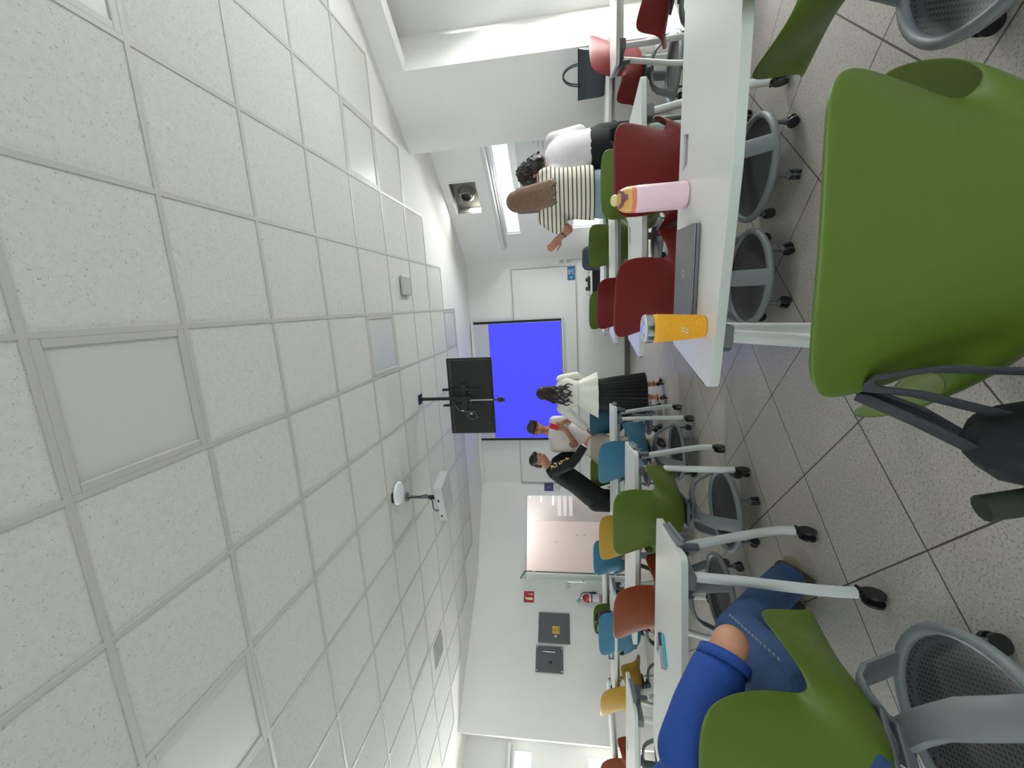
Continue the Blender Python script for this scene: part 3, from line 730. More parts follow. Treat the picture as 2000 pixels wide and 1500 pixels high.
f = MB(); f.box((.0, -.10, -.006), (.10, .06, .014)); obj('bracket', f, BLACKM, t)
f = MB(); f.ball((0, 0, -.042), (.008, .008, .003)); obj('status_light', f, mat('blue_led', rgb(120, 140, 255), .4, emit=.6), t)
t = thing('ceiling_speaker', 'small grey box with a lit edge on the ceiling', 'speaker', (.285, 4.59, ZC-.005), R(2))
f = MB(); f.box((0, 0, -.016), (.215, .25, .03)); obj('housing', f, mat('grey_box', rgb(168, 168, 166), .5), t, bevel=.012)
f = MB(); f.cyl((-.07, .10, -.033), (-.07, .10, -.030), .007, 10); obj('status_light', f, mat('violet_led', rgb(110, 100, 190), .4), t)
t = thing('ceiling_vent', 'square grey air diffuser in the ceiling tiles above the left wall', 'vent', (-4.52, 4.49, ZC-.003))
f = MB()
for k in range(4):
    q = .15-.036*k
    for (cx, cyy, lx, ly) in ((0, q, 2*q, .014), (0, -q, 2*q, .014), (q, 0, .014, 2*q), (-q, 0, .014, 2*q)): f.box((cx, cyy, -.006), (lx, ly, .01))
obj('louvres', f, mat('vent_grey', rgb(176, 177, 172), .5), t)
f = MB(); f.box((0, 0, -.001), (.32, .32, .004)); obj('back_plate', f, mat('vent_back', rgb(160, 160, 156), .6), t)

# ------------------------------------------------------------------ front wall: boards, screen, signs
YW = 7.73
BOARD = mat('whiteboard', rgb(214, 214, 211), .22, noise=.01, nscale=3)
t = thing('whiteboard', 'very wide whiteboard on the front wall, the projection screen hanging over it', 'whiteboard', (-1.47, YW, 0))
f = MB(); f.box((0, -.012, 1.56), (4.20, .02, 1.17)); obj('panel', f, BOARD, t)
f = MB(); 
for (cx, cz, lx, lz) in ((0, .968, 4.23, .014), (0, 2.152, 4.23, .014), (-2.108, 1.56, .014, 1.17), (2.108, 1.56, .014, 1.17)): f.box((cx, -.014, cz), (lx, .028, lz))
obj('frame', f, mat('board_frame', rgb(150, 150, 150), .4, .3), t)
t = thing('projection_screen', 'pulled down projection screen showing a plain bright blue picture', 'projection screen', (-1.475, YW-.06, 0))
BLUEP = mat('projected_blue', (.068, .072, 1.0, 1), .9, emit=.56); BLUEP.node_tree.nodes['Principled BSDF'].inputs['Base Color'].default_value = (.02, .02, .04, 1)
SCRW = mat('screen_fabric', rgb(196, 199, 205), .8)
f = MB(); f.box((0, 0, 2.11), (2.37, .004, 1.72)); obj('border', f, mat('screen_black_border', rgb(14, 14, 20), .6), t)
f = MB(); f.box((0, -.0035, 2.115), (2.28, .003, 1.70)); obj('fabric', f, SCRW, t)
f = MB(); f.box((0, -.0065, 1.955), (2.27, .003, 1.37)); obj('projected_picture', f, BLUEP, t)
f = MB(); f.box((0, -.004, 1.236), (2.39, .018, .035)); obj('bottom_bar', f, mat('screen_bar_white', rgb(205, 206, 206), .4), t, bevel=.004)
f = MB(); f.box((0, .0, 2.955), (2.40, .06, .05)); obj('casing', f, GYPS, t, bevel=.006)
def plate(name, label, cat, p, ax, az, w, h, material, th=.006, bev=0):
    """flat thing on a wall: centre p, ax to the right, az up; local x right, y up, z towards the room"""
    t = thing(name, label, cat); t.matrix_world = frame(p, ax, az)
    f = MB(); f.box((0, 0, th/2), (w, h, th)); obj('plate' if name not in ('poster',) else 'sheet', f, material, t, bevel=bev)
    return t
BLUE = mat('sign_blue', rgb(28, 92, 150), .45)
t = plate('sign', 'small blue sign with white letters and a green dot at the end of the whiteboard', 'sign', (.51, YW-.024, 1.05), (1, 0, 0), (0, 0, 1), .24, .135, BLUE, .004)
text_mesh('letters', 'TEL', .062, TEXTW, t, Matrix.Translation((-.03+.06, .012, .0045)))
f = MB(); f.box((.03, -.035, .0045), (.10, .008, .001)); f.box((.03, .05, .0045), (.10, .006, .001)); obj('white_rule', f, TEXTW, t)
f = MB(); f.cyl((-.075, 0, .004), (-.075, 0, .0055), .026, 24); obj('green_dot', f, mat('sign_green', rgb(90, 190, 140), .5), t)
def outlet(label, p, ax, n, lamp=None):
    t = plate('wall_outlet', label, 'outlet', p, ax, (0, 0, 1), .075, .115, mat('outlet_white', rgb(206, 206, 200), .4), .008, .003)
    for k in range(n):
        f = MB(); f.box((0, .028-.03*k, .0085), (.045, .022, .002)); obj('socket', f, mat('socket_shade', rgb(168, 166, 160), .5), t)
        f = MB(); f.box((-.010, .028-.03*k, .0097), (.004, .012, .001)); f.box((.010, .028-.03*k, .0097), (.004, .012, .001)); obj('slot', f, BLACK, t)
    if lamp:
        f = MB(); f.cyl((.0, -.034, .008), (0, -.034, .011), .006, 10); obj('pilot_light', f, mat('orange_led', rgb(240, 120, 40), .4, emit=.8), t)
outlet('wall outlet with an orange pilot light right of the whiteboard', (.735, YW-.001, 1.205), (1, 0, 0), 2, True)
outlet('wall outlet with a grey cord plugged in right of the whiteboard', (.735, YW-.001, 1.075), (1, 0, 0), 2)
f = MB(); f.tube([(.74, YW-.012, 1.06), (.745, YW-.05, 1.03), (.75, YW-.06, .93), (.74, YW-.04, .80), (.62, YW-.1, .76)], .005, 8); tag(obj('extension_cable', f, GREYP, smooth=True), 'thin grey cable running down from the wall outlet to the desk', 'cable')
# posters left of the boards, on the entrance wall
ax_e = V(-dd.x, -dd.y, 0); pn = V(-dn.x, -dn.y, 0)
p = PD(.085, -.001)
t = plate('poster', 'dark violet poster beside the glass door', 'poster', (p.x, p.y, 1.60), ax_e, (0, 0, 1), .155, .19, mat('poster_violet', rgb(62, 52, 108), .5), .002)
f = MB(); f.box((0, -.088, .0025), (.15, .010, .001)); obj('green_strip', f, mat('poster_green', rgb(70, 150, 110), .5), t)
f = MB(); f.tube([(-.03, .03, .003), (.03, -.03, .003)], .002, 6); obj('white_line', f, TEXTW, t)
t = plate('notice', 'white notice with red lettering below the dark violet poster', 'notice', (p.x, p.y, 1.43), ax_e, (0, 0, 1), .155, .13, mat('paper_white', rgb(214, 212, 210), .7), .002)
text_mesh('red_letters', 'AVISO', .036, mat('print_red', rgb(178, 42, 52), .6), t, Matrix.Translation((0, .038, .0022)))
f = MB()
for k in range(4): f.box((-.01+.01*(k % 2), .008-.02*k, .0022), (.11-.02*(k % 2), .006, .0006))
obj('text_line', f, mat('print_grey', rgb(130, 126, 128), .6), t)

# ------------------------------------------------------------------ left wall: safety sign, extinguisher, switch, panels
lw = (L1_-D1).normalized(); ln = V(-lw.y, lw.x)          # ln points into the room
if ln.dot(V(0, 3)-V(-5.7, 5.8)) < 0: ln = -ln
ax_l = V(-lw.x, -lw.y, 0)
def PLW(x): s = (x-D1.x)/lw.x; return D1+lw*s
REDS = mat('sign_red', rgb(168, 26, 38), .45); PALE = mat('sign_pale_yellow', rgb(232, 228, 168), .5)
p = PLW(-5.315)+ln*.001
t = plate('fire_sign', 'red square sign with a fire extinguisher pictogram and an arrow', 'sign', (p.x, p.y, 1.98), ax_l, (0, 0, 1), .19, .19, REDS, .004)
f = MB(); f.prism(rounded([(-.052, -.072), (-.012, -.072), (-.012, .03), (-.024, .045), (-.040, .045), (-.052, .03)], .008), .004, .0052); f.box((-.032, .052, .0046), (.012, .014, .0012)); f.box((-.024, .064, .0046), (.040, .008, .0012)); f.box((-.004, .058, .0046), (.008, .02, .0012)); obj('extinguisher_symbol', f, PALE, t)
f = MB(); f.box((.045, -.015, .0046), (.011, .07, .0012)); f.prism([(.022, -.045), (.068, -.045), (.045, -.075)], .004, .0052); obj('arrow_symbol', f, PALE, t)
p = PLW(-5.185)+ln*.001
t = plate('light_switch', 'white double light switch above the fire extinguisher', 'switch', (p.x, p.y, 1.26), ax_l, (0, 0, 1), .12, .12, mat('switch_white', rgb(212, 210, 204), .4), .008, .003)
for k in (-1, 1):
    f = MB(); f.box((.025*k, 0, .010), (.028, .07, .005)); obj('rocker', f, SILVER, t, bevel=.002)
p = PLW(-5.315)+ln*.085
t = thing('fire_extinguisher', 'red fire extinguisher with white label hung on the wall', 'fire extinguisher', (p.x, p.y, .66), math.atan2(-lw.y, -lw.x))
f = MB(); f.lathe([(.055, 0), (.066, .006), (.068, .015), (.068, .27), (.062, .30), (.045, .325), (.022, .338), (.018, .345)], 32); obj('cylinder', f, mat('extinguisher_red', rgb(158, 24, 40), .3, coat=.3), t, smooth='auto')
f = MB(); f.lathe([(.0684, .045), (.0687, .047), (.0687, .165), (.0684, .167)], 32); lb = obj('label', f, mat('extinguisher_label', rgb(206, 204, 214), .5), t, smooth='auto'); lb['label'] = 'white printed paper label'
f = MB(); f.lathe([(.0684, .20), (.0687, .202), (.0687, .222), (.0684, .224)], 32); f.lathe([(.0684, .02), (.0687, .021), (.0687, .028), (.0684, .029)], 32); obj('white_band', f, TEXTW, t, smooth='auto')
f = MB(); f.cyl((0, 0, .345), (0, 0, .385), .016, 14); obj('valve', f, CHROME, t, smooth='auto')
f = MB(); f.box((-.04, 0, .392), (.11, .018, .010), (0, R(14), 0)); f.box((-.035, 0, .42), (.10, .018, .010), (0, R(32), 0)); obj('lever', f, BLACKM, t, bevel=.002)
f = MB(); f.tube([(.015, 0, .37), (.06, -.01, .37), (.088, -.015, .32), (.09, -.015, .24), (.085, -.01, .20)], .008, 8); obj('hose', f, BLACK, t, smooth=True)
f = MB(); f.box((.088, -.012, .15), (.03, .03, .12)); obj('nozzle', f, BLACK, t, bevel=.006)
f = MB(); f.box((0, .07, .20), (.05, .02, .18)); obj('wall_bracket', f, GREYD, t)
PNL = mat('panel_grey', rgb(84, 90, 92), .5, noise=.03, nscale=12)
p = PLW(-5.595)+ln*.001
t = plate('electrical_cabinet', 'dark grey wall cabinet door with a yellow warning sticker', 'cabinet', (p.x, p.y, 1.515), ax_l, (0, 0, 1), .465, .545, PNL, .03, .005)
f = MB(); f.box((0, 0, .031), (.40, .48, .004)); dr = obj('door', f, mat('panel_grey_door', rgb(80, 86, 88), .45), t, bevel=.004)
f = MB(); f.box((-.035, -.035, .0335), (.115, .125, .002)); st = obj('warning_sticker', f, mat('sticker_yellow', rgb(214, 172, 60), .5), dr)
f = MB()
tri = [(-.085, -.05), (.015, -.05), (-.035, .02)]
for k in range(3):
    a, b = Vector(tri[k]), Vector(tri[(k+1) % 3]); f.tube([(a.x*.7-.0105, a.y*.7, .0352), (b.x*.7-.0105, b.y*.7, .0352)], .003, 6)
f.box((-.035, -.01, .0352), (.005, .022, .001)); f.box((-.035, -.07, .0352), (.09, .006, .001)); f.box((-.035, -.082, .0352), (.07, .006, .001)); obj('warning_print', f, BLACK, dr)
f = MB(); f.box((-.035, .0, .0335), (.0, .0, .0)) if False else f.box((-.13, -.03, .036), (.03, .05, .008)); obj('latch', f, SILVER, t, bevel=.002)
p = PLW(-5.865)+ln*.001
t = plate('electrical_box', 'smaller dark grey wall panel with a long metal handle', 'panel', (p.x, p.y, 1.59), ax_l, (0, 0, 1), .375, .455, PNL, .03, .005)
f = MB(); f.box((0, 0, .031), (.30, .38, .004)); dr = obj('door', f, mat('panel_grey_door', rgb(80, 86, 88), .45), t, bevel=.004)
f = MB(); f.cyl((.10, .10, .045), (.10, -.09, .045), .007, 10); f.cyl((.10, .10, .03), (.10, .10, .045), .006, 8); f.cyl((.10, -.09, .03), (.10, -.09, .045), .006, 8); obj('handle', f, CHROME, dr, smooth='auto')
f = MB(); f.ball((-.045, -.02, .033), (.022, .03, .003)); obj('stain', f, BLACK, dr)
for (x, y) in ((-.165, -.205), (.165, -.205), (-.165, .205), (.165, .205)):
    f = MB(); f.cyl((x, y, .03), (x, y, .033), .009, 10); obj('screw', f, CHROME, t)

# ------------------------------------------------------------------ leaning whiteboard, teacher's desk, office chair, bags
d = (BAY2B-BAY2A).normalized()
q0, q1 = BAY2A-V(d.y, -d.x)*.18 + d*.06, None
t = thing('mobile_whiteboard', 'upright whiteboard with a blue logo standing in the window recess', 'whiteboard', (q0.x, q0.y, 0), math.atan2(d.y, d.x))
# local x runs along the recess towards the front wall; the room side is +y
f = MB(); f.box((.52, 0, 1.18), (1.0, .022, 1.16)); obj('panel', f, mat('flip_panel', rgb(196, 200, 200), .3), t)
f = MB()
for (cx, cz, lx, lz) in ((.01, 1.0, .03, 1.56), (1.03, 1.0, .03, 1.56), (.52, 1.77, 1.0, .03), (.52, .60, 1.0, .03)): f.box((cx, 0, cz), (lx, .035, lz))
obj('frame', f, mat('flip_frame', rgb(178, 186, 186), .3, .2), t, bevel=.004)
for x in (.01, 1.03):
    f = MB(); f.box((x, 0, .20), (.03, .03, .06)); f.box((x, .0, .07), (.04, .34, .03)); f.cyl((x, .15, .028), (x+.02, .15, .028), .028, 14); f.cyl((x, -.15, .028), (x+.02, -.15, .028), .028, 14); obj('foot', f, GREYD, t)
    f = MB(); f.box((x, 0, .13), (.026, .026, .12)); obj('upright', f, GREYD, t)
f = MB(); f.box((.20, .013, 1.66), (.085, .004, .085)); lg = obj('logo', f, mat('logo_blue', rgb(70, 84, 120), .5), t)
f = MB(); f.box((.20, .016, 1.665), (.05, .002, .012)); f.box((.20, .016, 1.64), (.05, .002, .010)); f.box((.185, .016, 1.675), (.012, .002, .03)); obj('logo_print', f, TEXTW, lg)
f = MB()
for k in range(3): f.box((.22+.05*k, .0135, 1.52-.06*k), (.18, .001, .006))
obj('written_line', f, mat('marker_ink', rgb(96, 100, 110), .6), t)
t = thing('teacher_desk', 'small pale grey desk against the front wall by the dark office chair', 'desk', (.40, 7.18, 0))
f = MB(); f.box((0, 0, .735), (1.0, .55, .028)); obj('desktop', f, mat('desk_pale', rgb(196, 196, 194), .4), t, bevel=.004)
for x in (-.46, .46):
    f = MB(); f.box((x, 0, .36), (.035, .50, .72)); obj('leg_panel', f, mat('desk_pale', rgb(196, 196, 194), .4), t, bevel=.003)
f = MB(); f.box((0, .2, .52), (.86, .02, .36)); obj('modesty_panel', f, mat('desk_dark', rgb(40, 41, 43), .5), t)
t = thing('desk_phone', 'black box with a round knob on the pale grey desk', 'phone', (.28, 7.10, .749), R(8))
f = MB(); f.box((0, 0, .02), (.22, .18, .04)); obj('base', f, BLACK, t, bevel=.01)
f = MB(); f.cyl((-.08, -.05, .055), (-.08, .08, .055), .022, 14); obj('handset', f, BLACK, t, smooth='auto')
f = MB(); f.ball((.07, 0, .05), (.035, .035, .025)); obj('knob', f, BLACK, t, smooth=True)
f = MB(); f.tube([(-.11, -.05, .05), (-.18, -.10, .06), (-.22, -.12, .02), (-.20, -.16, .006)], .004, 6); obj('cord', f, mat('pinkish_cord', rgb(150, 120, 112), .5), t, smooth=True)
t = thing('office_chair', 'dark grey office chair with a rounded back at the pale grey desk', 'chair', (.72, 6.72, 0), R(-20))
OCH = mat('office_chair_grey', rgb(58, 66, 74), .6, noise=.05, nscale=30)
f = MB(); rg = []
for z, w, y in ((.50, .15, -.24), (.56, .19, -.245), (.66, .205, -.25), (.78, .20, -.262), (.86, .175, -.275), (.895, .12, -.28)):
    rg.append([(w*math.cos(2*PI*i/24), y+.03*math.sin(2*PI*i/24)+.04*abs(math.cos(2*PI*i/24))**2, z) for i in range(24)])
f.rings(rg); obj('backrest', f, OCH, t, smooth='auto')
f = MB(); f.ball((0, 0, .46), (.235, .235, .045)); obj('seat', f, OCH, t, smooth=True)
f = MB(); f.tube([(0, -.05, .43), (0, -.2, .43), (0, -.27, .50), (0, -.275, .62)], .02, 10); obj('back_support', f, BLACK, t, smooth=True)
f = MB(); f.cyl((0, 0, .08), (0, 0, .43), .025, 14); obj('gas_column', f, BLACKM, t, smooth='auto')
for k in range(5):
    a = 2*PI*k/5; f = MB(); f.box((.15*math.cos(a), .15*math.sin(a), .085), (.28, .04, .03), (0, 0, a)); lg = obj('leg', f, BLACK, t, bevel=.008)
    f = MB(); f.cyl((.28*math.cos(a)-.01*math.sin(a), .28*math.sin(a)+.01*math.cos(a), .032), (.28*math.cos(a)+.01*math.sin(a), .28*math.sin(a)-.01*math.cos(a), .032), .032, 14); obj('wheel', f, BLACK, lg)
LEA = mat('black_leather', rgb(44, 52, 60), .4, bump=.15, bscale=120)
t = thing('handbag', 'black handbag with two round handles standing on the table by the column', 'handbag', (2.175, 4.535, .722), R(-38))
f = MB(); f.rings([[(sx_*w/2, sy_*dpt/2, z) for sx_, sy_ in ((-1, -1), (0, -1.05), (1, -1), (1, 1), (0, 1.05), (-1, 1))] for z, w, dpt in ((0, .37, .14), (.06, .385, .15), (.18, .40, .11), (.25, .42, .06))])
obj('body', f, LEA, t, bevel=.012)
f = MB(); f.box((0, 0, .252), (.42, .05, .008)); obj('zip_edge', f, BLACK, t)
for sy_ in (-1, 1):
    f = MB(); f.tube([(-.085*math.cos(a) , sy_*.035, .235+.165*math.sin(a)) for a in [PI*k/16 for k in range(17)]], .007, 8); obj('handle', f, LEA, t, smooth=True)
STR = mat('black_webbing', rgb(52, 56, 60), .8, noise=.1, nscale=200, bump=.2, bscale=700)
t = thing('backpack', 'black backpack hanging by its straps from the lime green chair', 'backpack', (-.222, .585, .085), R(12))
f = MB(); f.rings([[(sx_*w/2*k, sy_*dpt/2*k2, z) for sx_, sy_, k, k2 in ((-1, -.6, 1, 1), (-.6, -1, 1, 1), (.6, -1, 1, 1), (1, -.6, 1, 1), (1, .6, 1, 1), (.6, 1, 1, 1), (-.6, 1, 1, 1), (-1, .6, 1, 1))] for z, w, dpt in ((.17, .10, .20), (.19, .13, .26), (.33, .14, .28), (.44, .11, .24), (.485, .05, .16))])
obj('body', f, mat('black_nylon', rgb(34, 38, 42), .75, noise=.1, nscale=90, bump=.2, bscale=300), t, bevel=.015, smooth='auto')
for off, pts in ((0, [(.045, .03, .47), (.075, .045, .56), (.085, .05, .625), (.10, .02, .635), (.11, .015, .56), (.10, 0, .42), (.06, -.03, .30)]),
                 (1, [(-.02, .06, .46), (.03, .07, .54), (.07, .075, .615), (.085, .075, .622), (.05, .08, .54), (-.01, .10, .44), (-.05, .11, .36)])):
    f = MB(); f.tube(pts, .017, 10, flat=.22, upv=(1, .2, 0)); obj('strap', f, STR, t, smooth=True)
f = MB(); f.cyl((-.07, .02, .44), (-.085, .03, .50), .018, 12); obj('strap_end', f, mat('dark_olive_webbing', rgb(38, 44, 38), .7), t, smooth='auto')
t = thing('shoulder_bag', 'black bag standing on the seat of the light blue chair behind the orange one', 'bag', (-3.735, 4.14, .452), R(15))
f = MB(); f.box((0, 0, .215), (.36, .17, .42)); obj('body', f, BLACK, t, bevel=.035, segs=3)
f = MB(); f.box((0, .088, .15), (.26, .02, .22)); obj('front_pocket', f, BLACKM, t, bevel=.008)
f = MB(); f.tube([(-.06, 0, .415), (-.05, 0, .45), (0, 0, .46), (.05, 0, .45), (.06, 0, .415)], .010, 8); obj('grab_handle', f, BLACK, t, smooth=True)
t = thing('power_adapter', 'small silvery box on the white table behind the yellow chair', 'adapter', (-3.98, 4.05, .72), R(20))
f = MB(); f.box((0, 0, .03), (.10, .07, .06)); obj('case', f, mat('adapter_grey', rgb(90, 96, 108), .35, .3), t, bevel=.008)
f = MB(); f.box((0, -.036, .03), (.05, .002, .03)); f.box((.02, 0, .061), (.04, .03, .002)); obj('shiny_label', f, SILVER, t)
f = MB(); f.rings([[(x+.25*w*math.cos(2*PI*i/14), y+.06*math.sin(2*PI*i/14)*(1+.2*math.sin(3*i)), z) for i in range(14)] for z, w, x, y in ((.52, .5, 0, 0), (.62, .62, .01, .01), (.74, .58, 0, 0), (.84, .45, -.01, -.01), (.885, .25, -.02, 0))])
o = obj('jacket', f, mat('black_cloth', rgb(18, 18, 20), .9, bump=.4, bscale=30), smooth='auto', sub=1, loc=(-4.33, 5.00, 0), rot=(0, 0, R(-24)))
tag(o, 'black jacket hanging over the green chair near the fire extinguisher', 'jacket')

# ------------------------------------------------------------------ people
def basis(fwd, upv=(0, 0, 1)):
    f = Vector(fwd).normalized(); r = f.cross(Vector(upv)).normalized(); u = r.cross(f)
    return r, f, u, Matrix((r, f, u)).transposed()      # columns right, forward, up
def add_head(mb, c, fwd, s=1.0, upv=(0, 0, 1)):
    """skull, jaw, nose, brow, ears, fused with the body"""
    r, f, u, M = basis(fwd, upv); c = Vector(c)
    def P(x, y, z): return c + (r*x + f*y + u*z)*s
    mb.ball(P(0, -.008, .025), (.074*s, .092*s, .088*s), M, 20, 14)
    mb.ball(P(0, .018, -.030), (.062*s, .072*s, .075*s), M, 18, 12)
    mb.ball(P(0, .044, -.085), (.036*s, .034*s, .028*s), M, 14, 10)
    mb.ball(P(0, .06, .012), (.058*s, .026*s, .02*s), M, 14, 8)
    mb.cone(P(0, .078, .010), P(0, .100, -.032), .010*s, .015*s, 10); mb.ball(P(0, .098, -.034), (.016*s, .014*s, .011*s), M, 10, 8)
    for k in (-1, 1):
        mb.ball(P(.076*k, -.012, -.012), (.010*s, .020*s, .032*s), M, 10, 8)
        mb.ball(P(.040*k, .052, -.038), (.026*s, .022*s, .024*s), M, 10, 8)
    for z, w in ((-.060, .024), (-.068, .022)): mb.ball(P(0, .076, z), (w*s, .012*s, .006*s), M, 12, 6)
    return P, M
def face_parts(t, P, M, s=1.0, brow=None, mouthcol=None):
    for k in (-1, 1):
        f = MB(); f.ball(P(.031*k, .071, .000), (.0135*s, .010*s, .0075*s), M, 12, 8); e = obj('eye', f, mat('eye_white', rgb(220, 212, 206), .3), t, smooth=True)
        f = MB(); f.ball(P(.031*k, .0795, .000), (.0062*s, .0035*s, .0064*s), M, 10, 8); obj('iris', f, mat('iris_dark', rgb(34, 24, 20), .3), e, smooth=True)
        f = MB(); f.tube([P(.014*k, .086, .018), P(.032*k, .084, .024), P(.050*k, .074, .017)], .0042*s, 6); obj('eyebrow', f, brow or HAIRB, t, smooth=True)
    f = MB(); f.tube([P(-.022, .083, -.064), P(0, .0895, -.0635), P(.022, .083, -.064)], [.003*s, .005*s, .003*s], 8); obj('mouth', f, mouthcol or mat('lips', rgb(150, 84, 78), .5), t, smooth=True)
def add_hand(mb, w, d, n, s=1.0, curl=.4, side=1, spread=.12):
    """palm from the wrist along d, n = back of the hand, five fingers; side: +1 thumb towards d x n"""
    d = Vector(d).normalized(); n = Vector(n); n = (n - d*n.dot(d)).normalized(); x = d.cross(n)*side; w = Vector(w)
    M = Matrix((x, d, n)).transposed()
    mb.ball(w+d*.045*s, (.040*s, .055*s, .016*s), M, 14, 10)
    for k, (ox, L) in enumerate(((.030, .070), (.011, .078), (-.009, .073), (-.028, .058))):
        dr = (d + x*ox*spread*18).normalized(); p = w + d*.085*s + x*ox*s; pts = [p-d*.02*s, p]; a = 0; q = p
        for j in range(3):
            a += curl*(.7 if j == 0 else 1); v = dr*math.cos(a) - n*math.sin(a); q = q + v*(L*(.42, .32, .26)[j])*s; pts.append(q)
        mb.limb(pts, [.0095*s, .009*s, .0085*s, .0078*s, .0068*s], 8)
    p = w + d*.02*s + x*.028*s; v = (d*.6 + x*.75 - n*.25).normalized()
    mb.limb([p, p+v*.035*s, p+v*.035*s+(d*.85+x*.3-n*.35).normalized()*.055*s], [.013*s, .011*s, .0085*s], 8)
def person(name, label, loc=(0, 0, 0)):
    return thing(name, label, 'person', loc)
SK2 = mat('skin_warm', rgb(186, 136, 112), .55, noise=.04, nscale=12)
SK3 = mat('skin_tan', rgb(170, 118, 92), .55, noise=.04, nscale=12)
X, Y, Z = V(1, 0, 0), V(0, 1, 0), V(0, 0, 1)

# --- woman in white blouse and black skirt, back to the camera
t = person('person', 'woman in white peplum blouse, black pleated skirt and heels, seen from behind', (0, 0, 0))
b = MB()
hip = V(-1.13, 4.96, .86)
P, M = add_head(b, (-1.115, 5.005, 1.425), (-.30, .85, -.42), .96)
b.limb([(-1.115, 4.985, 1.36), (-1.115, 4.955, 1.27)], [.050, .056])
b.loft([(V(-1.115, 4.95, z), X, Y, w, dp) for z, w, dp in ((1.30, .06, .05), (1.255, .17, .085), (1.18, .175, .10), (1.02, .13, .09), (.90, .165, .11), (.80, .17, .115), (.74, .10, .08))])
for k, ank in ((1, V(-1.035, 5.05, .105)), (-1, V(-1.165, 4.86, .10))):
    hp = V(-1.12+.085*k, 4.955, .80); kn = V(-1.10+.06*k, 4.965, .46).lerp(V(ank.x, ank.y, .46), .5)
    b.limb([hp, kn, kn+V(0, -.015, -.10), ank], [.085, .052, .050, .030])
    b.limb([ank+V(0, -.02, -.01), ank+V(.01*k, .05, -.045), ank+V(.02*k, .13, -.075)], [.028, .027, .020])
b.limb([(-.94, 4.96, 1.245), (-.915, 5.06, 1.03), (-1.02, 5.20, .97)], [.046, .036, .026])
b.limb([(-1.30, 4.95, 1.245), (-1.46, 4.99, 1.07), (-1.60, 5.06, .95)], [.046, .036, .026])
add_hand(b, (-1.61, 5.065, .94), (-.7, .2, -.5), (0, 0, 1), .9, .5, 1)
add_hand(b, (-1.03, 5.21, .97), (-.8, .5, 0), (0, 0, 1), .9, .5, -1)
obj('body', b, SK2, t, remesh=.007, smoothit=2)
BLOUSE = mat('white_blouse', rgb(228, 226, 214), .8, noise=.03, nscale=40, bump=.15, bscale=40)
f = MB()
f.loft([(V(-1.115, 4.95, 1.315), X, Y, .075, .066), (V(-1.115, 4.948, 1.285), X, Y, .150, .090), (V(-1.115, 4.946, 1.245), X, Y, .205, .112), (V(-1.115, 4.946, 1.17), X, Y, .205, .124), (V(-1.12, 4.95, 1.08), X, Y, .172, .116), (V(-1.12, 4.955, 1.03), X, Y, .160, .110), (V(-1.125, 4.955, 1.015), X, Y, .164, .114, .01)], n=48)
f.loft([(V(-1.125, 4.955, 1.03), X, Y, .162, .112, 0), (V(-1.13, 4.955, 1.0), X, Y, .178, .125, .02), (V(-1.14, 4.955, .90), X, Y, .228, .165, .05), (V(-1.15, 4.955, .800), X, Y, .272, .200, .08)], n=96, nf=9)
obj('blouse', f, BLOUSE, t, smooth='auto', angle=60)
f = MB(); f.loft([(V(-1.12, 4.9545, 1.048), X, Y, .164, .112), (V(-1.12, 4.9545, 1.022), X, Y, .166, .116)], n=40); obj('waist_seam', f, mat('blouse_seam', rgb(214, 212, 200), .8), t, smooth='auto')
f = MB(); f.limb([(-.935, 4.955, 1.24), (-.912, 5.05, 1.05), (-1.0, 5.185, .975)], [.060, .052, .046]); o = obj('sleeve', f, BLOUSE, t, remesh=.010, smoothit=3)
f = MB(); f.limb([(-1.305, 4.95, 1.24), (-1.45, 4.985, 1.08), (-1.575, 5.045, .965)], [.066, .060, .056]); obj('sleeve', f, BLOUSE, t, remesh=.010, smoothit=3)
f = MB(); n_ = 160; rg = []
for z, w, dp, fo in ((.88, .155, .115, .0), (.80, .185, .14, .02), (.55, .215, .17, .04), (.235, .245, .20, .05)):
    rg.append([V(-1.135+w*(1+fo*math.sin(34*2*PI*i/n_))*math.cos(2*PI*i/n_), 4.955+dp*(1+fo*math.sin(34*2*PI*i/n_))*math.sin(2*PI*i/n_), z) for i in range(n_)])
f.rings(rg); obj('skirt', f, mat('black_pleats', rgb(13, 13, 16), .7), t, smooth='auto', angle=50)
f = MB()
f.ball(P(0, -.022, .036), (.088, .098, .094), M, 20, 14); f.ball(P(0, -.05, -.03), (.082, .062, .085), M)
for k in range(15):
    a = -1.2+2.4*k/14; x0 = .078*math.sin(a); y0 = -.045-.055*math.cos(a); ph = k*1.7; zt_ = 1.135+.035*math.sin(2.3*k)
    p0 = P(x0, y0, .0); pts = []
    for j in range(15):
        q = j/14; wv = .017*min(1, 1.6*q)
        yb = p0.y + (4.806 - p0.y)*min(1, q*2.2) + .012*math.cos(a)*0
        pts.append(V(p0.x + (.75*x0 + .015*math.sin(3*k))*q + wv*math.sin(13*q+ph), yb - .012 + .008*math.cos(11*q+ph), p0.z + (zt_-p0.z)*q))
    f.tube(pts, [.019-.012*j/14 for j in range(15)], 7)
obj('hair', f, mat('dark_brown_hair', rgb(34, 22, 24), .4, noise=.3, nscale=60), t, remesh=.0045, smoothit=1)
SH = mat('black_patent', rgb(12, 12, 14), .25)
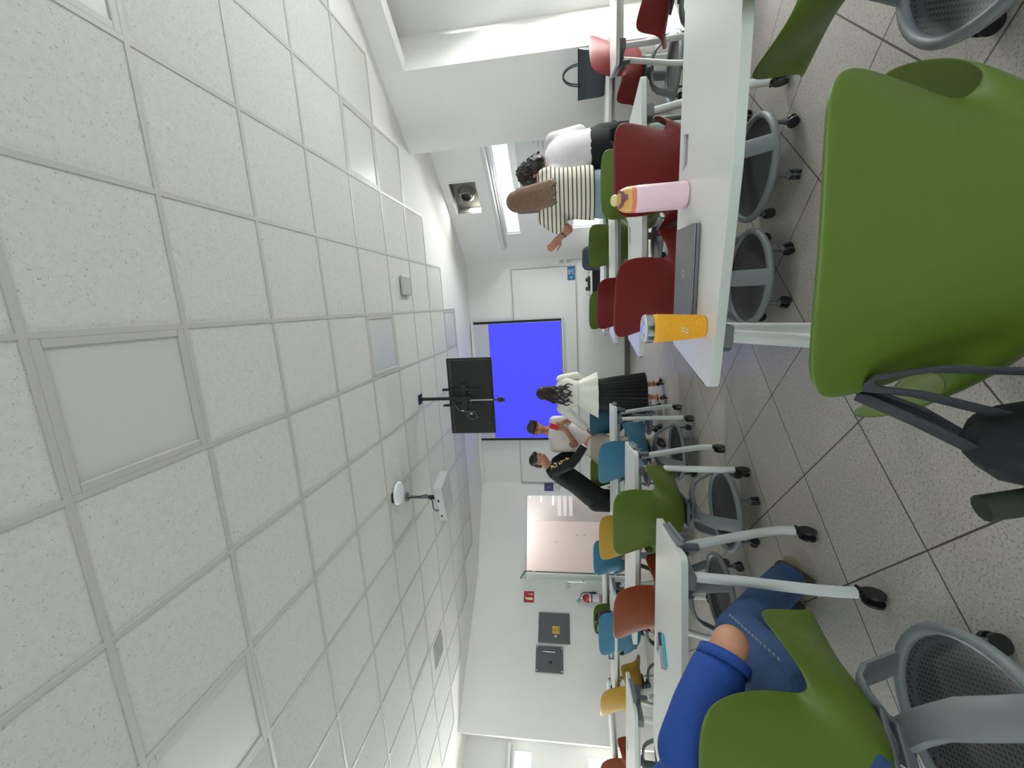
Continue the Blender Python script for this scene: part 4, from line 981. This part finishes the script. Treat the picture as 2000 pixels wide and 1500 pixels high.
for k, ank in ((1, V(-1.035, 5.05, .105)), (-1, V(-1.165, 4.86, .10))):
    f = MB(); toe = ank+V(.022*k, .15, -.088)
    f.limb([ank+V(0, -.035, -.035), ank+V(.008*k, .035, -.060), ank+V(.016*k, .09, -.084), toe], [.027, .025, .026, .020]); f.cone(ank+V(0, -.045, -.03), V(ank.x, ank.y-.05, .001), .015, .006, 10)
    sh = obj('shoe', f, SH, t, smooth=True)
    f = MB(); f.tube([ank+V(.036*math.cos(2*PI*i/16), .036*math.sin(2*PI*i/16)-.002, .012) for i in range(16)], .005, 6, closed=True); obj('ankle_strap', f, SH, sh, smooth=True)

# --- man in a white shirt holding a red thing, facing the camera
t = person('person', 'man in white t-shirt and khaki trousers holding a red phone in both hands', (0, 0, 0))
b = MB()
fwd = V(.38, -.80, -.42)
P, M = add_head(b, (-1.635, 5.17, 1.585), fwd, 1.0, V(.30, 0, 1))
b.limb([(-1.65, 5.19, 1.52), (-1.70, 5.20, 1.40)], [.055, .060])
tx = V(.97, .24, 0); ty = V(-.24, .97, 0)
sp = [(-1.72, 5.21, 1.42, .07, .06), (-1.725, 5.21, 1.37, .185, .095), (-1.75, 5.21, 1.25, .185, .115), (-1.79, 5.21, 1.05, .155, .11), (-1.84, 5.21, .90, .165, .12), (-1.87, 5.20, .80, .15, .11)]
b.loft([(V(x, y, z), tx, ty, w, dp) for x, y, z, w, dp in sp])
hl, hr = V(-1.575, 4.93, 1.30), V(-1.625, 4.925, 1.27)
b.limb([(-1.54, 5.20, 1.33), (-1.47, 5.08, 1.08), (-1.485, 4.955, 1.215)], [.050, .038, .026])
b.limb([(-1.90, 5.17, 1.32), (-1.80, 5.02, 1.08), (-1.575, 4.945, 1.205)], [.050, .038, .026])
add_hand(b, (-1.485, 4.955, 1.215), (-.15, -.15, 1), (.75, -.5, 0), .95, .75, -1)
add_hand(b, (-1.575, 4.945, 1.205), (.2, -.2, 1), (-.55, -.8, 0), .95, .75, 1)
for k in (-1, 1): b.limb([(-1.87+.09*k, 5.19, .82), (-1.92+.16*k, 4.96, .66), (-1.93+.16*k, 4.98, .30), (-1.93+.16*k, 5.02, .09)], [.085, .058, .048, .034]); b.limb([(-1.93+.16*k, 5.03, .05), (-1.93+.16*k, 4.90, .03)], [.032, .028])
obj('body', b, SK3, t, remesh=.006, smoothit=2)
TEE = mat('white_tshirt', rgb(224, 216, 212), .85, noise=.03, nscale=30, bump=.25, bscale=18)
f = MB(); f.loft([(V(x, y, z), tx, ty, w, dp) for x, y, z, w, dp in ((-1.715, 5.21, 1.435, .085, .075), (-1.72, 5.21, 1.415, .13, .09), (-1.725, 5.21, 1.375, .20, .112), (-1.75, 5.21, 1.25, .205, .132), (-1.79, 5.21, 1.05, .182, .132), (-1.84, 5.21, .92, .19, .14), (-1.85, 5.205, .88, .188, .138))], n=32)
f.limb([(-1.545, 5.20, 1.345), (-1.515, 5.12, 1.19)], [.074, .070]); f.limb([(-1.895, 5.18, 1.345), (-1.855, 5.08, 1.17)], [.076, .072])
obj('t_shirt', f, TEE, t, remesh=.010, smoothit=3)
KH = mat('khaki_cloth', rgb(176, 166, 148), .85, noise=.05, nscale=25, bump=.25, bscale=22)
f = MB(); f.loft([(V(-1.845, 5.205, .93), tx, ty, .172, .125), (V(-1.87, 5.19, .83), tx, ty, .182, .14), (V(-1.88, 5.18, .76), tx, ty, .17, .13)], n=28)
for k in (-1, 1): f.limb([(-1.88+.09*k, 5.18, .81), (-1.92+.16*k, 4.955, .665), (-1.93+.16*k, 4.985, .32), (-1.93+.16*k, 5.02, .10)], [.112, .085, .07, .06])
obj('trousers', f, KH, t, remesh=.011, smoothit=3)
for k in (-1, 1):
    f = MB(); f.limb([(-1.93+.16*k, 5.05, .045), (-1.93+.16*k, 4.96, .045), (-1.93+.16*k, 4.86, .035)], [.044, .044, .034]); obj('shoe', f, BLACK, t, smooth=True)
face_parts(t, P, M)
f = MB(); f.ball(P(0, -.022, .050), (.086, .096, .080), M, 20, 14); f.ball(P(0, -.045, .0), (.082, .064, .075), M)
for k in range(9): f.limb([P(-.06+.015*k, .04, .115), P(-.066+.0165*k, .078, .080-.012*(k % 2)), P(-.066+.016*k, .088, .052-.006*(k % 3))], [.022, .016, .008], 8)
obj('hair', f, HAIRB, t, remesh=.006, smoothit=1)
f = MB(); f.tube([V(-1.70+.033*math.cos(a), 4.988+.02*math.sin(a), 1.14+.03*math.sin(a+.6)) for a in [2*PI*i/18 for i in range(18)]], .006, 6, closed=True); obj('bracelet', f, mat('pale_green_band', rgb(196, 206, 140), .6), t, smooth=True)
t2 = thing('phone', 'red phone held up in front of the man in the white t-shirt', 'phone', (-1.522, 4.885, 1.345)); t2.rotation_euler = (R(-14), R(16), R(10))
f = MB(); f.box((0, 0, 0), (.068, .014, .115)); obj('body', f, mat('red_phone_case', rgb(196, 28, 44), .35), t2, bevel=.006, segs=3)
f = MB(); f.box((0, .0077, 0), (.060, .001, .105)); obj('display', f, BLACK, t2)
f = MB(); f.cyl((-.015, -.004, .056), (-.02, -.006, .085), .007, 8); obj('strap_ring', f, mat('orange_strap', rgb(214, 120, 60), .5), t2)

# --- man in black, bending over from the left
t = person('person', 'man in black shirt with gold embroidery on the shoulder, leaning forward', (0, 0, 0))
b = MB()
P, M = add_head(b, (-2.02, 5.03, 1.560), (.86, -.12, -.44), 1.0, V(.35, 0, 1))
b.limb([(-2.06, 5.03, 1.50), (-2.12, 5.03, 1.40)], [.056, .062])
ax = V(.62, 0, .78); sxv = V(-.1, 1, 0).normalized(); fwv = V(.78, .08, -.62)
spine = [(-2.10, 5.03, 1.425, .07, .07), (-2.13, 5.03, 1.375, .18, .10), (-2.21, 5.03, 1.26, .185, .115), (-2.34, 5.03, 1.08, .165, .11), (-2.47, 5.03, .92, .17, .12), (-2.55, 5.03, .82, .15, .11)]
b.loft([(V(x, y, z), sxv, fwv, w, dp) for x, y, z, w, dp in spine])
b.limb([(-2.07, 4.86, 1.335), (-1.97, 4.80, 1.13), (-1.74, 4.83, .965)], [.050, .040, .028])
b.limb([(-2.11, 5.21, 1.34), (-2.0, 5.30, 1.12), (-1.82, 5.26, .98)], [.050, .040, .028])
add_hand(b, (-1.735, 4.832, .962), (.86, .1, -.45), (.3, 0, .9), .95, .45, -1)
add_hand(b, (-1.815, 5.258, .975), (.86, -.1, -.45), (.3, 0, .9), .95, .45, 1)
for k in (-1, 1): b.limb([(-2.56, 5.03+.10*k, .85), (-2.60, 5.03+.11*k, .47), (-2.66, 5.03+.12*k, .09)], [.090, .060, .038]); b.limb([(-2.66, 5.03+.12*k, .05), (-2.53, 5.03+.13*k, .03)], [.034, .028])
obj('body', b, SK3, t, remesh=.007, smoothit=2)
BLKC = mat('black_cloth_shirt', rgb(15, 15, 18), .85, noise=.1, nscale=25, bump=.3, bscale=20)
f = MB(); f.loft([(V(x, y, z), sxv, fwv, w, dp) for x, y, z, w, dp in ((-2.10, 5.03, 1.43, .085, .08), (-2.12, 5.03, 1.40, .15, .10), (-2.145, 5.03, 1.36, .20, .122), (-2.22, 5.03, 1.25, .205, .138), (-2.35, 5.03, 1.07, .19, .135), (-2.50, 5.03, .90, .20, .145), (-2.60, 5.03, .76, .21, .15))], n=32)
f.limb([(-2.08, 4.85, 1.335), (-1.985, 4.80, 1.16)], [.078, .070]); f.limb([(-2.12, 5.21, 1.335), (-2.01, 5.29, 1.14)], [.078, .070])
obj('shirt', f, BLKC, t, remesh=.010, smoothit=3)
f = MB(); f.limb([(-1.975, 4.80, 1.14), (-1.90, 4.805, 1.075), (-1.775, 4.822, .99)], [.062, .056, .050]); obj('dark_sleeve', f, BLKC, t, remesh=.009, smoothit=2)
f = MB(); f.cone((-1.785, 4.821, .997), (-1.742, 4.828, .967), .045, .041, 20); obj('white_cuff', f, TEXTW, t, smooth='auto')
f = MB(); f.limb([(-2.0, 5.29, 1.13), (-1.84, 5.262, .995)], [.060, .05]); obj('dark_sleeve', f, BLKC, t, remesh=.010, smoothit=2)
f = MB(); f.loft([(V(-2.49, 5.03, .93), sxv, fwv, .19, .135), (V(-2.57, 5.03, .80), sxv, V(1, 0, -.2), .20, .15)], n=28)
for k in (-1, 1): f.limb([(-2.57, 5.03+.10*k, .84), (-2.60, 5.03+.11*k, .47), (-2.66, 5.03+.12*k, .10)], [.112, .082, .064])
obj('trousers', f, mat('black_trousers', rgb(13, 13, 15), .85), t, remesh=.012, smoothit=3)
for k in (-1, 1):
    f = MB(); f.limb([(-2.68, 5.03+.12*k, .045), (-2.60, 5.03+.125*k, .045), (-2.50, 5.03+.13*k, .035)], [.045, .044, .034]); obj('shoe', f, BLACK, t, smooth=True)
face_parts(t, P, M)
f = MB(); f.ball(P(0, -.022, .050), (.083, .098, .078), M, 20, 14); f.ball(P(0, -.055, -.005), (.078, .056, .078), M); f.ball(P(0, .035, .088), (.062, .045, .032), M)
obj('hair', f, HAIRB, t, remesh=.006, smoothit=2)
f = MB(); rr = random.Random(3)
for k in range(26):
    z = 1.385-.22*rr.random(); a = rr.uniform(-.9, .9)
    c = V(-2.06+.11*(1.385-z)/.22*.9, 4.86, z); ddir = V(math.sin(a)*.7+.25, -math.cos(a), .1).normalized(); p = c+ddir*.078
    an = rr.uniform(0, PI); u = ddir.cross(Z).normalized(); v = u.cross(ddir)
    Mx = Matrix((u*math.cos(an)+v*math.sin(an), v*math.cos(an)-u*math.sin(an), ddir)).transposed()
    f.ball(p, (.020, .008, .004), Mx, 8, 5)
obj('gold_embroidery', f, mat('gold_thread', rgb(196, 164, 96), .5, .2), t, smooth=True)

# --- girl in striped shirt, back to the camera, pointing to the side
t = person('person', 'girl with long brown hair in striped shirt and pale jeans, one arm raised', (0, 0, 0))
b = MB(); gy0 = 3.665
P, M = add_head(b, (.865, gy0+.02, 1.500), (.12, .98, -.1), .98)
b.limb([(.865, gy0+.01, 1.43), (.87, gy0, 1.34)], [.050, .056])
b.loft([(V(x, gy0, z), X, Y, w, dp) for x, z, w, dp in ((.87, 1.36, .06, .05), (.875, 1.31, .165, .085), (.88, 1.22, .17, .10), (.875, 1.05, .135, .09), (.865, .92, .165, .11), (.86, .82, .17, .115), (.86, .76, .12, .08))])
for k in (-1, 1): b.limb([(.86+.085*k, gy0, .82), (.86+.09*k, gy0+.005, .46), (.86+.095*k, gy0, .08)], [.088, .056, .036]); b.limb([(.86+.095*k, gy0-.02, .04), (.86+.11*k, gy0+.11, .028)], [.030, .024])
b.limb([(.705, gy0, 1.30), (.625, gy0-.05, 1.165), (.60, gy0-.03, 1.12), (.545, gy0-.02, 1.185)], [.046, .044, .042, .028])
add_hand(b, (.540, gy0-.02, 1.190), (-.42, 0, .42), (-.3, -.8, -.2), .92, .35, -1)
b.limb([(1.03, gy0, 1.29), (1.07, gy0+.10, 1.05), (1.0, gy0+.20, .92)], [.046, .038, .027])
add_hand(b, (.995, gy0+.20, .91), (-.3, .4, -.7), (.7, .3, 0), .92, .4, 1)
obj('body', b, SK3, t, remesh=.0065, smoothit=2)
STRIPE = stripe_mat('striped_cotton', rgb(222, 214, 196), rgb(72, 70, 72), .0345, .30)
f = MB()
f.loft([(V(x, gy0, z), X, Y, w, dp) for x, z, w, dp in ((.87, 1.375, .09, .07), (.87, 1.35, .15, .09), (.875, 1.31, .20, .11), (.882, 1.20, .21, .13), (.885, 1.05, .205, .14), (.878, .93, .215, .15), (.872, .895, .21, .145))], n=32)
f.limb([(.715, gy0, 1.295), (.645, gy0-.035, 1.20)], [.080, .082]); f.limb([(1.03, gy0, 1.29), (1.06, gy0+.07, 1.14)], [.078, .078])
obj('striped_shirt', f, STRIPE, t, remesh=.010, smoothit=3)
f = MB(); f.loft([(V(.868, gy0, .945), X, Y, .178, .122), (V(.86, gy0, .85), X, Y, .192, .135), (V(.86, gy0, .78), X, Y, .18, .125)], n=28)
for k in (-1, 1): f.limb([(.86+.085*k, gy0, .82), (.86+.09*k, gy0+.005, .46), (.86+.095*k, gy0, .09)], [.108, .082, .066])
obj('jeans', f, mat('pale_denim', rgb(138, 158, 170), .85, noise=.1, nscale=18, bump=.2, bscale=40), t, remesh=.012, smoothit=3)
for k in (-1, 1):
    f = MB(); f.limb([(.86+.095*k, gy0-.04, .04), (.86+.10*k, gy0+.04, .045), (.86+.11*k, gy0+.105, .035)], [.040, .044, .034]); obj('shoe', f, TEXTW, t, smooth=True)
f = MB(); f.ball(P(0, -.018, .038), (.090, .103, .098), M, 20, 14)
for k in range(23):
    a = -1.45+2.9*k/22; x0 = .084*math.sin(a); y0 = -.035-.068*math.cos(a)
    pts = []
    for j in range(10):
        q = j/9; pts.append(P(x0*(1+.42*q), y0-.035*math.sin(q*1.6)*(1 if abs(a) < 1 else .5), .03-.33*q+.02*math.sin(5*k)*q) + V(.03*q*q, 0, 0))
    f.tube(pts, [.022-.011*q/9 for q in range(10)], 7)
o = obj('hair', f, mat('brown_hair', rgb(112, 86, 66), .45, noise=.45, nscale=55), t, remesh=.006, smoothit=1)
f = MB(); f.tube([V(.565+.030*math.cos(a)*.8, gy0-.025+.030*math.sin(a), 1.165+.026*math.cos(a)) for a in [2*PI*i/18 for i in range(18)]], .005, 6, closed=True); obj('hair_tie', f, BLACK, t, smooth=True)
face_parts(t, P, M)

# --- person with black curly hair beside the girl
t = person('person', 'person with dark curly hair in white long sleeved top bending over by the window recess', (0, 0, 0))
b = MB(); px, py = 1.245, 3.78
P, M = add_head(b, (1.115, py+.06, 1.415), (-.62, .62, -.48), .96, V(-.35, .1, 1))
b.limb([(1.14, py+.04, 1.36), (1.19, py+.02, 1.27)], [.052, .058])
b.loft([(V(x, y, z), V(.9, .43, 0), V(-.43, .9, 0), w, dp) for x, y, z, w, dp in ((1.19, py+.02, 1.285, .06, .05), (1.20, py+.015, 1.235, .165, .085), (1.225, py, 1.12, .17, .10), (1.245, py, 1.0, .14, .095), (1.25, py, .90, .165, .115), (1.25, py, .80, .16, .115))])
for k in (-1, 1): b.limb([(1.25+.085*k, py+.03*k, .82), (1.26+.09*k, py+.03*k, .46), (1.26+.10*k, py+.03*k, .08)], [.088, .056, .036]); b.limb([(1.26+.10*k, py+.03*k, .04), (1.22+.10*k, py+.12+.03*k, .028)], [.030, .024])
b.limb([(1.36, py+.06, 1.22), (1.42, py+.10, 1.00), (1.27, py+.24, .93)], [.046, .038, .027])
b.limb([(1.07, py-.07, 1.215), (1.06, py-.09, 1.00), (1.00, py+.10, .97)], [.046, .038, .027])
add_hand(b, (.995, py+.115, .972), (-.4, .8, .0), (-.2, 0, 1), .9, .4, 1)
add_hand(b, (1.26, py+.245, .93), (-.6, .5, 0), (0, 0, 1), .9, .4, -1)
obj('body', b, SK3, t, remesh=.0075, smoothit=2)
WT = mat('white_knit', rgb(218, 212, 216), .85, noise=.02, nscale=30, bump=.15, bscale=25)
f = MB(); f.loft([(V(x, y, z), V(.9, .43, 0), V(-.43, .9, 0), w, dp) for x, y, z, w, dp in ((1.19, py+.02, 1.295, .085, .07), (1.195, py+.018, 1.265, .15, .09), (1.20, py+.015, 1.225, .195, .11), (1.225, py, 1.11, .20, .128), (1.245, py, 1.0, .17, .12), (1.25, py, .91, .18, .13))], n=32)
f.limb([(1.36, py+.06, 1.22), (1.425, py+.10, 1.0), (1.29, py+.225, .935)], [.074, .060, .044]); f.limb([(1.07, py-.07, 1.215), (1.062, py-.09, 1.0), (1.005, py+.08, .97)], [.074, .062, .044])
obj('long_sleeved_top', f, WT, t, remesh=.010, smoothit=3)
f = MB(); f.loft([(V(1.25, py, .955), V(.9, .43, 0), V(-.43, .9, 0), .165, .12), (V(1.25, py, .85), V(.9, .43, 0), V(-.43, .9, 0), .195, .14), (V(1.25, py, .76), V(.9, .43, 0), V(-.43, .9, 0), .185, .13)], n=28)
for k in (-1, 1): f.limb([(1.25+.085*k, py+.03*k, .82), (1.26+.09*k, py+.03*k, .46), (1.26+.10*k, py+.03*k, .09)], [.112, .09, .075])
obj('black_trousers', f, mat('black_trousers', rgb(13, 13, 15), .85), t, remesh=.012, smoothit=3)
for k in (-1, 1):
    f = MB(); f.limb([(1.26+.10*k, py-.02+.03*k, .04), (1.24+.10*k, py+.06+.03*k, .045), (1.22+.10*k, py+.125+.03*k, .035)], [.040, .044, .034]); obj('shoe', f, BLACK, t, smooth=True)
f = MB(); rr = random.Random(5); f.ball(P(0, -.025, .035), (.092, .10, .095), M, 20, 14); f.ball(P(0, -.06, -.06), (.085, .065, .10), M)
for k in range(190):
    a = rr.uniform(0, 2*PI); h = rr.uniform(-.17, .10); q = 1.0 if h > 0 else 1-.1*h
    if math.cos(a) > .1 and h < .05: continue
    f.ball(P(.090*math.sin(a)*q*math.sqrt(max(.05, 1-(max(h, 0)/.13)**2)), .095*math.cos(a)*math.sqrt(max(.05, 1-(max(h, 0)/.13)**2))-.03, h+.02), (.0125, .0125, .0125), None, 8, 6)
obj('hair', f, HAIRB, t, remesh=.006)
face_parts(t, P, M)

# --- person in a blue shirt on the lime green chair at the left edge
t = person('person', 'seated person in royal blue shirt and jeans, cut off by the picture edge', (0, 0, 0))
b = MB()
P, M = add_head(b, (-1.50, .84, 1.19), (-.25, .95, -.25), 1.0)
b.limb([(-1.455, .83, 1.11), (-1.35, .82, 1.01)], [.058, .064])
BX, BY = V(.955, .05, -.26), V(-.06, .98, .10)
b.loft([(V(x, y, z), BX, BY, w, dp) for x, y, z, w, dp in ((-1.36, .82, 1.02, .07, .06), (-1.30, .82, .945, .18, .09), (-1.255, .82, .83, .18, .10), (-1.20, .83, .68, .165, .10), (-1.16, .86, .57, .15, .09), (-1.15, .90, .50, .13, .06))])
el = V(-.935, 1.01, .730)
b.limb([(-1.085, .815, .875), el, (-1.06, 1.05, .755), (-1.20, 1.07, .79)], [.050, .046, .039, .027])
add_hand(b, (-1.205, 1.07, .79), (-.9, .1, .05), (.3, .3, 1), 1.0, .45, 1)
b.limb([(-1.49, .83, .985), (-1.66, 1.05, .79), (-1.70, 1.32, .775)], [.050, .043, .028])
add_hand(b, (-1.70, 1.325, .772), (.3, .9, .0), (0, 0, 1), 1.0, .3, -1)
b.limb([(-1.06, .90, .535), (-1.24, 1.38, .54), (-1.335, 1.70, .30), (-1.385, 1.90, .11)], [.092, .066, .054, .038]); b.limb([(-1.39, 1.91, .055), (-1.45, 2.08, .035)], [.036, .03])
b.limb([(-1.24, .90, .535), (-1.47, 1.36, .54), (-1.54, 1.70, .30), (-1.565, 1.93, .11)], [.092, .066, .054, .038]); b.limb([(-1.57, 1.94, .055), (-1.62, 2.11, .035)], [.036, .03])
obj('body', b, mat('skin_light_brown', rgb(196, 142, 112), .5, noise=.05, nscale=20), t, remesh=.006, smoothit=3)
BLUS = mat('royal_blue_cotton', rgb(28, 68, 146), .85, noise=.04, nscale=14, bump=.2, bscale=14)
f = MB(); f.loft([(V(x, y, z), BX, BY, w, dp) for x, y, z, w, dp in ((-1.365, .82, 1.03, .08, .07), (-1.345, .82, 1.0, .14, .085), (-1.30, .82, .945, .20, .098), (-1.255, .82, .83, .205, .112), (-1.20, .83, .68, .185, .115), (-1.165, .86, .585, .18, .12))], n=32)
f.limb([(-1.085, .83, .885), (-1.035, .895, .832), (-.985, .955, .782)], [.072, .074, .068])
f.limb([(-1.49, .83, .985), (-1.52, .94, .89)], [.066, .066])
obj('shirt', f, BLUS, t, remesh=.009, smoothit=3)
f = MB(); cd = (V(-.985, .95, .778)-V(-1.035, .885, .825)).normalized(); c = V(-.985, .95, .778)
f.cone(c+cd*.026, c+cd*.054, .0660, .0635, 28, False); obj('sleeve_hem', f, BLUS, t, solid=.003, smooth='auto')
DEN = mat('blue_denim', rgb(48, 78, 120), .9, noise=.22, nscale=9, bump=.3, bscale=60)
f = MB(); f.loft([(V(-1.16, .865, .62), BX, BY, .175, .125), (V(-1.15, .87, .53), BX, BY, .17, .11), (V(-1.15, .89, .475), BX, BY, .14, .09)], n=28)
f.limb([(-1.06, .90, .545), (-1.16, 1.14, .55), (-1.24, 1.38, .545), (-1.335, 1.70, .30), (-1.375, 1.875, .14)], [.110, .100, .086, .078, .082])
f.limb([(-1.24, .90, .545), (-1.36, 1.14, .55), (-1.47, 1.36, .545), (-1.54, 1.70, .30), (-1.56, 1.90, .14)], [.110, .100, .086, .078, .082])
obj('jeans', f, DEN, t, remesh=.010, smoothit=3)
f = MB()
for k in range(14):                                     # light stitching along the thigh seam
    q = k/13; p = V(-.985, 1.02, .60).lerp(V(-1.125, 1.34, .60), q); f.box(p, (.006, .014, .003), (0, 0, .4))
obj('seam_stitching', f, mat('pale_thread', rgb(140, 150, 160), .8), t)
BOOT = mat('brown_suede', rgb(66, 58, 50), .85, noise=.15, nscale=30)
for (x, y, dx) in ((-1.385, 1.90, -.065), (-1.565, 1.93, -.05)):
    f = MB(); f.limb([(x, y-.02, .055), (x+dx*.5, y+.09, .055), (x+dx, y+.19, .045)], [.047, .046, .040]); f.limb([(x, y, .06), (x, y, .12)], [.048, .05]); sh = obj('shoe', f, BOOT, t, remesh=.007, smoothit=2)
    f = MB(); f.loft([(V(x+dx*.45, y+.085, z), V(1, 0, 0), V(dx*.5, 1, 0).normalized(), .046, .155) for z in (.002, .02)], n=28); obj('sole', f, mat('pale_sole', rgb(150, 140, 120), .7), sh, bevel=.004)
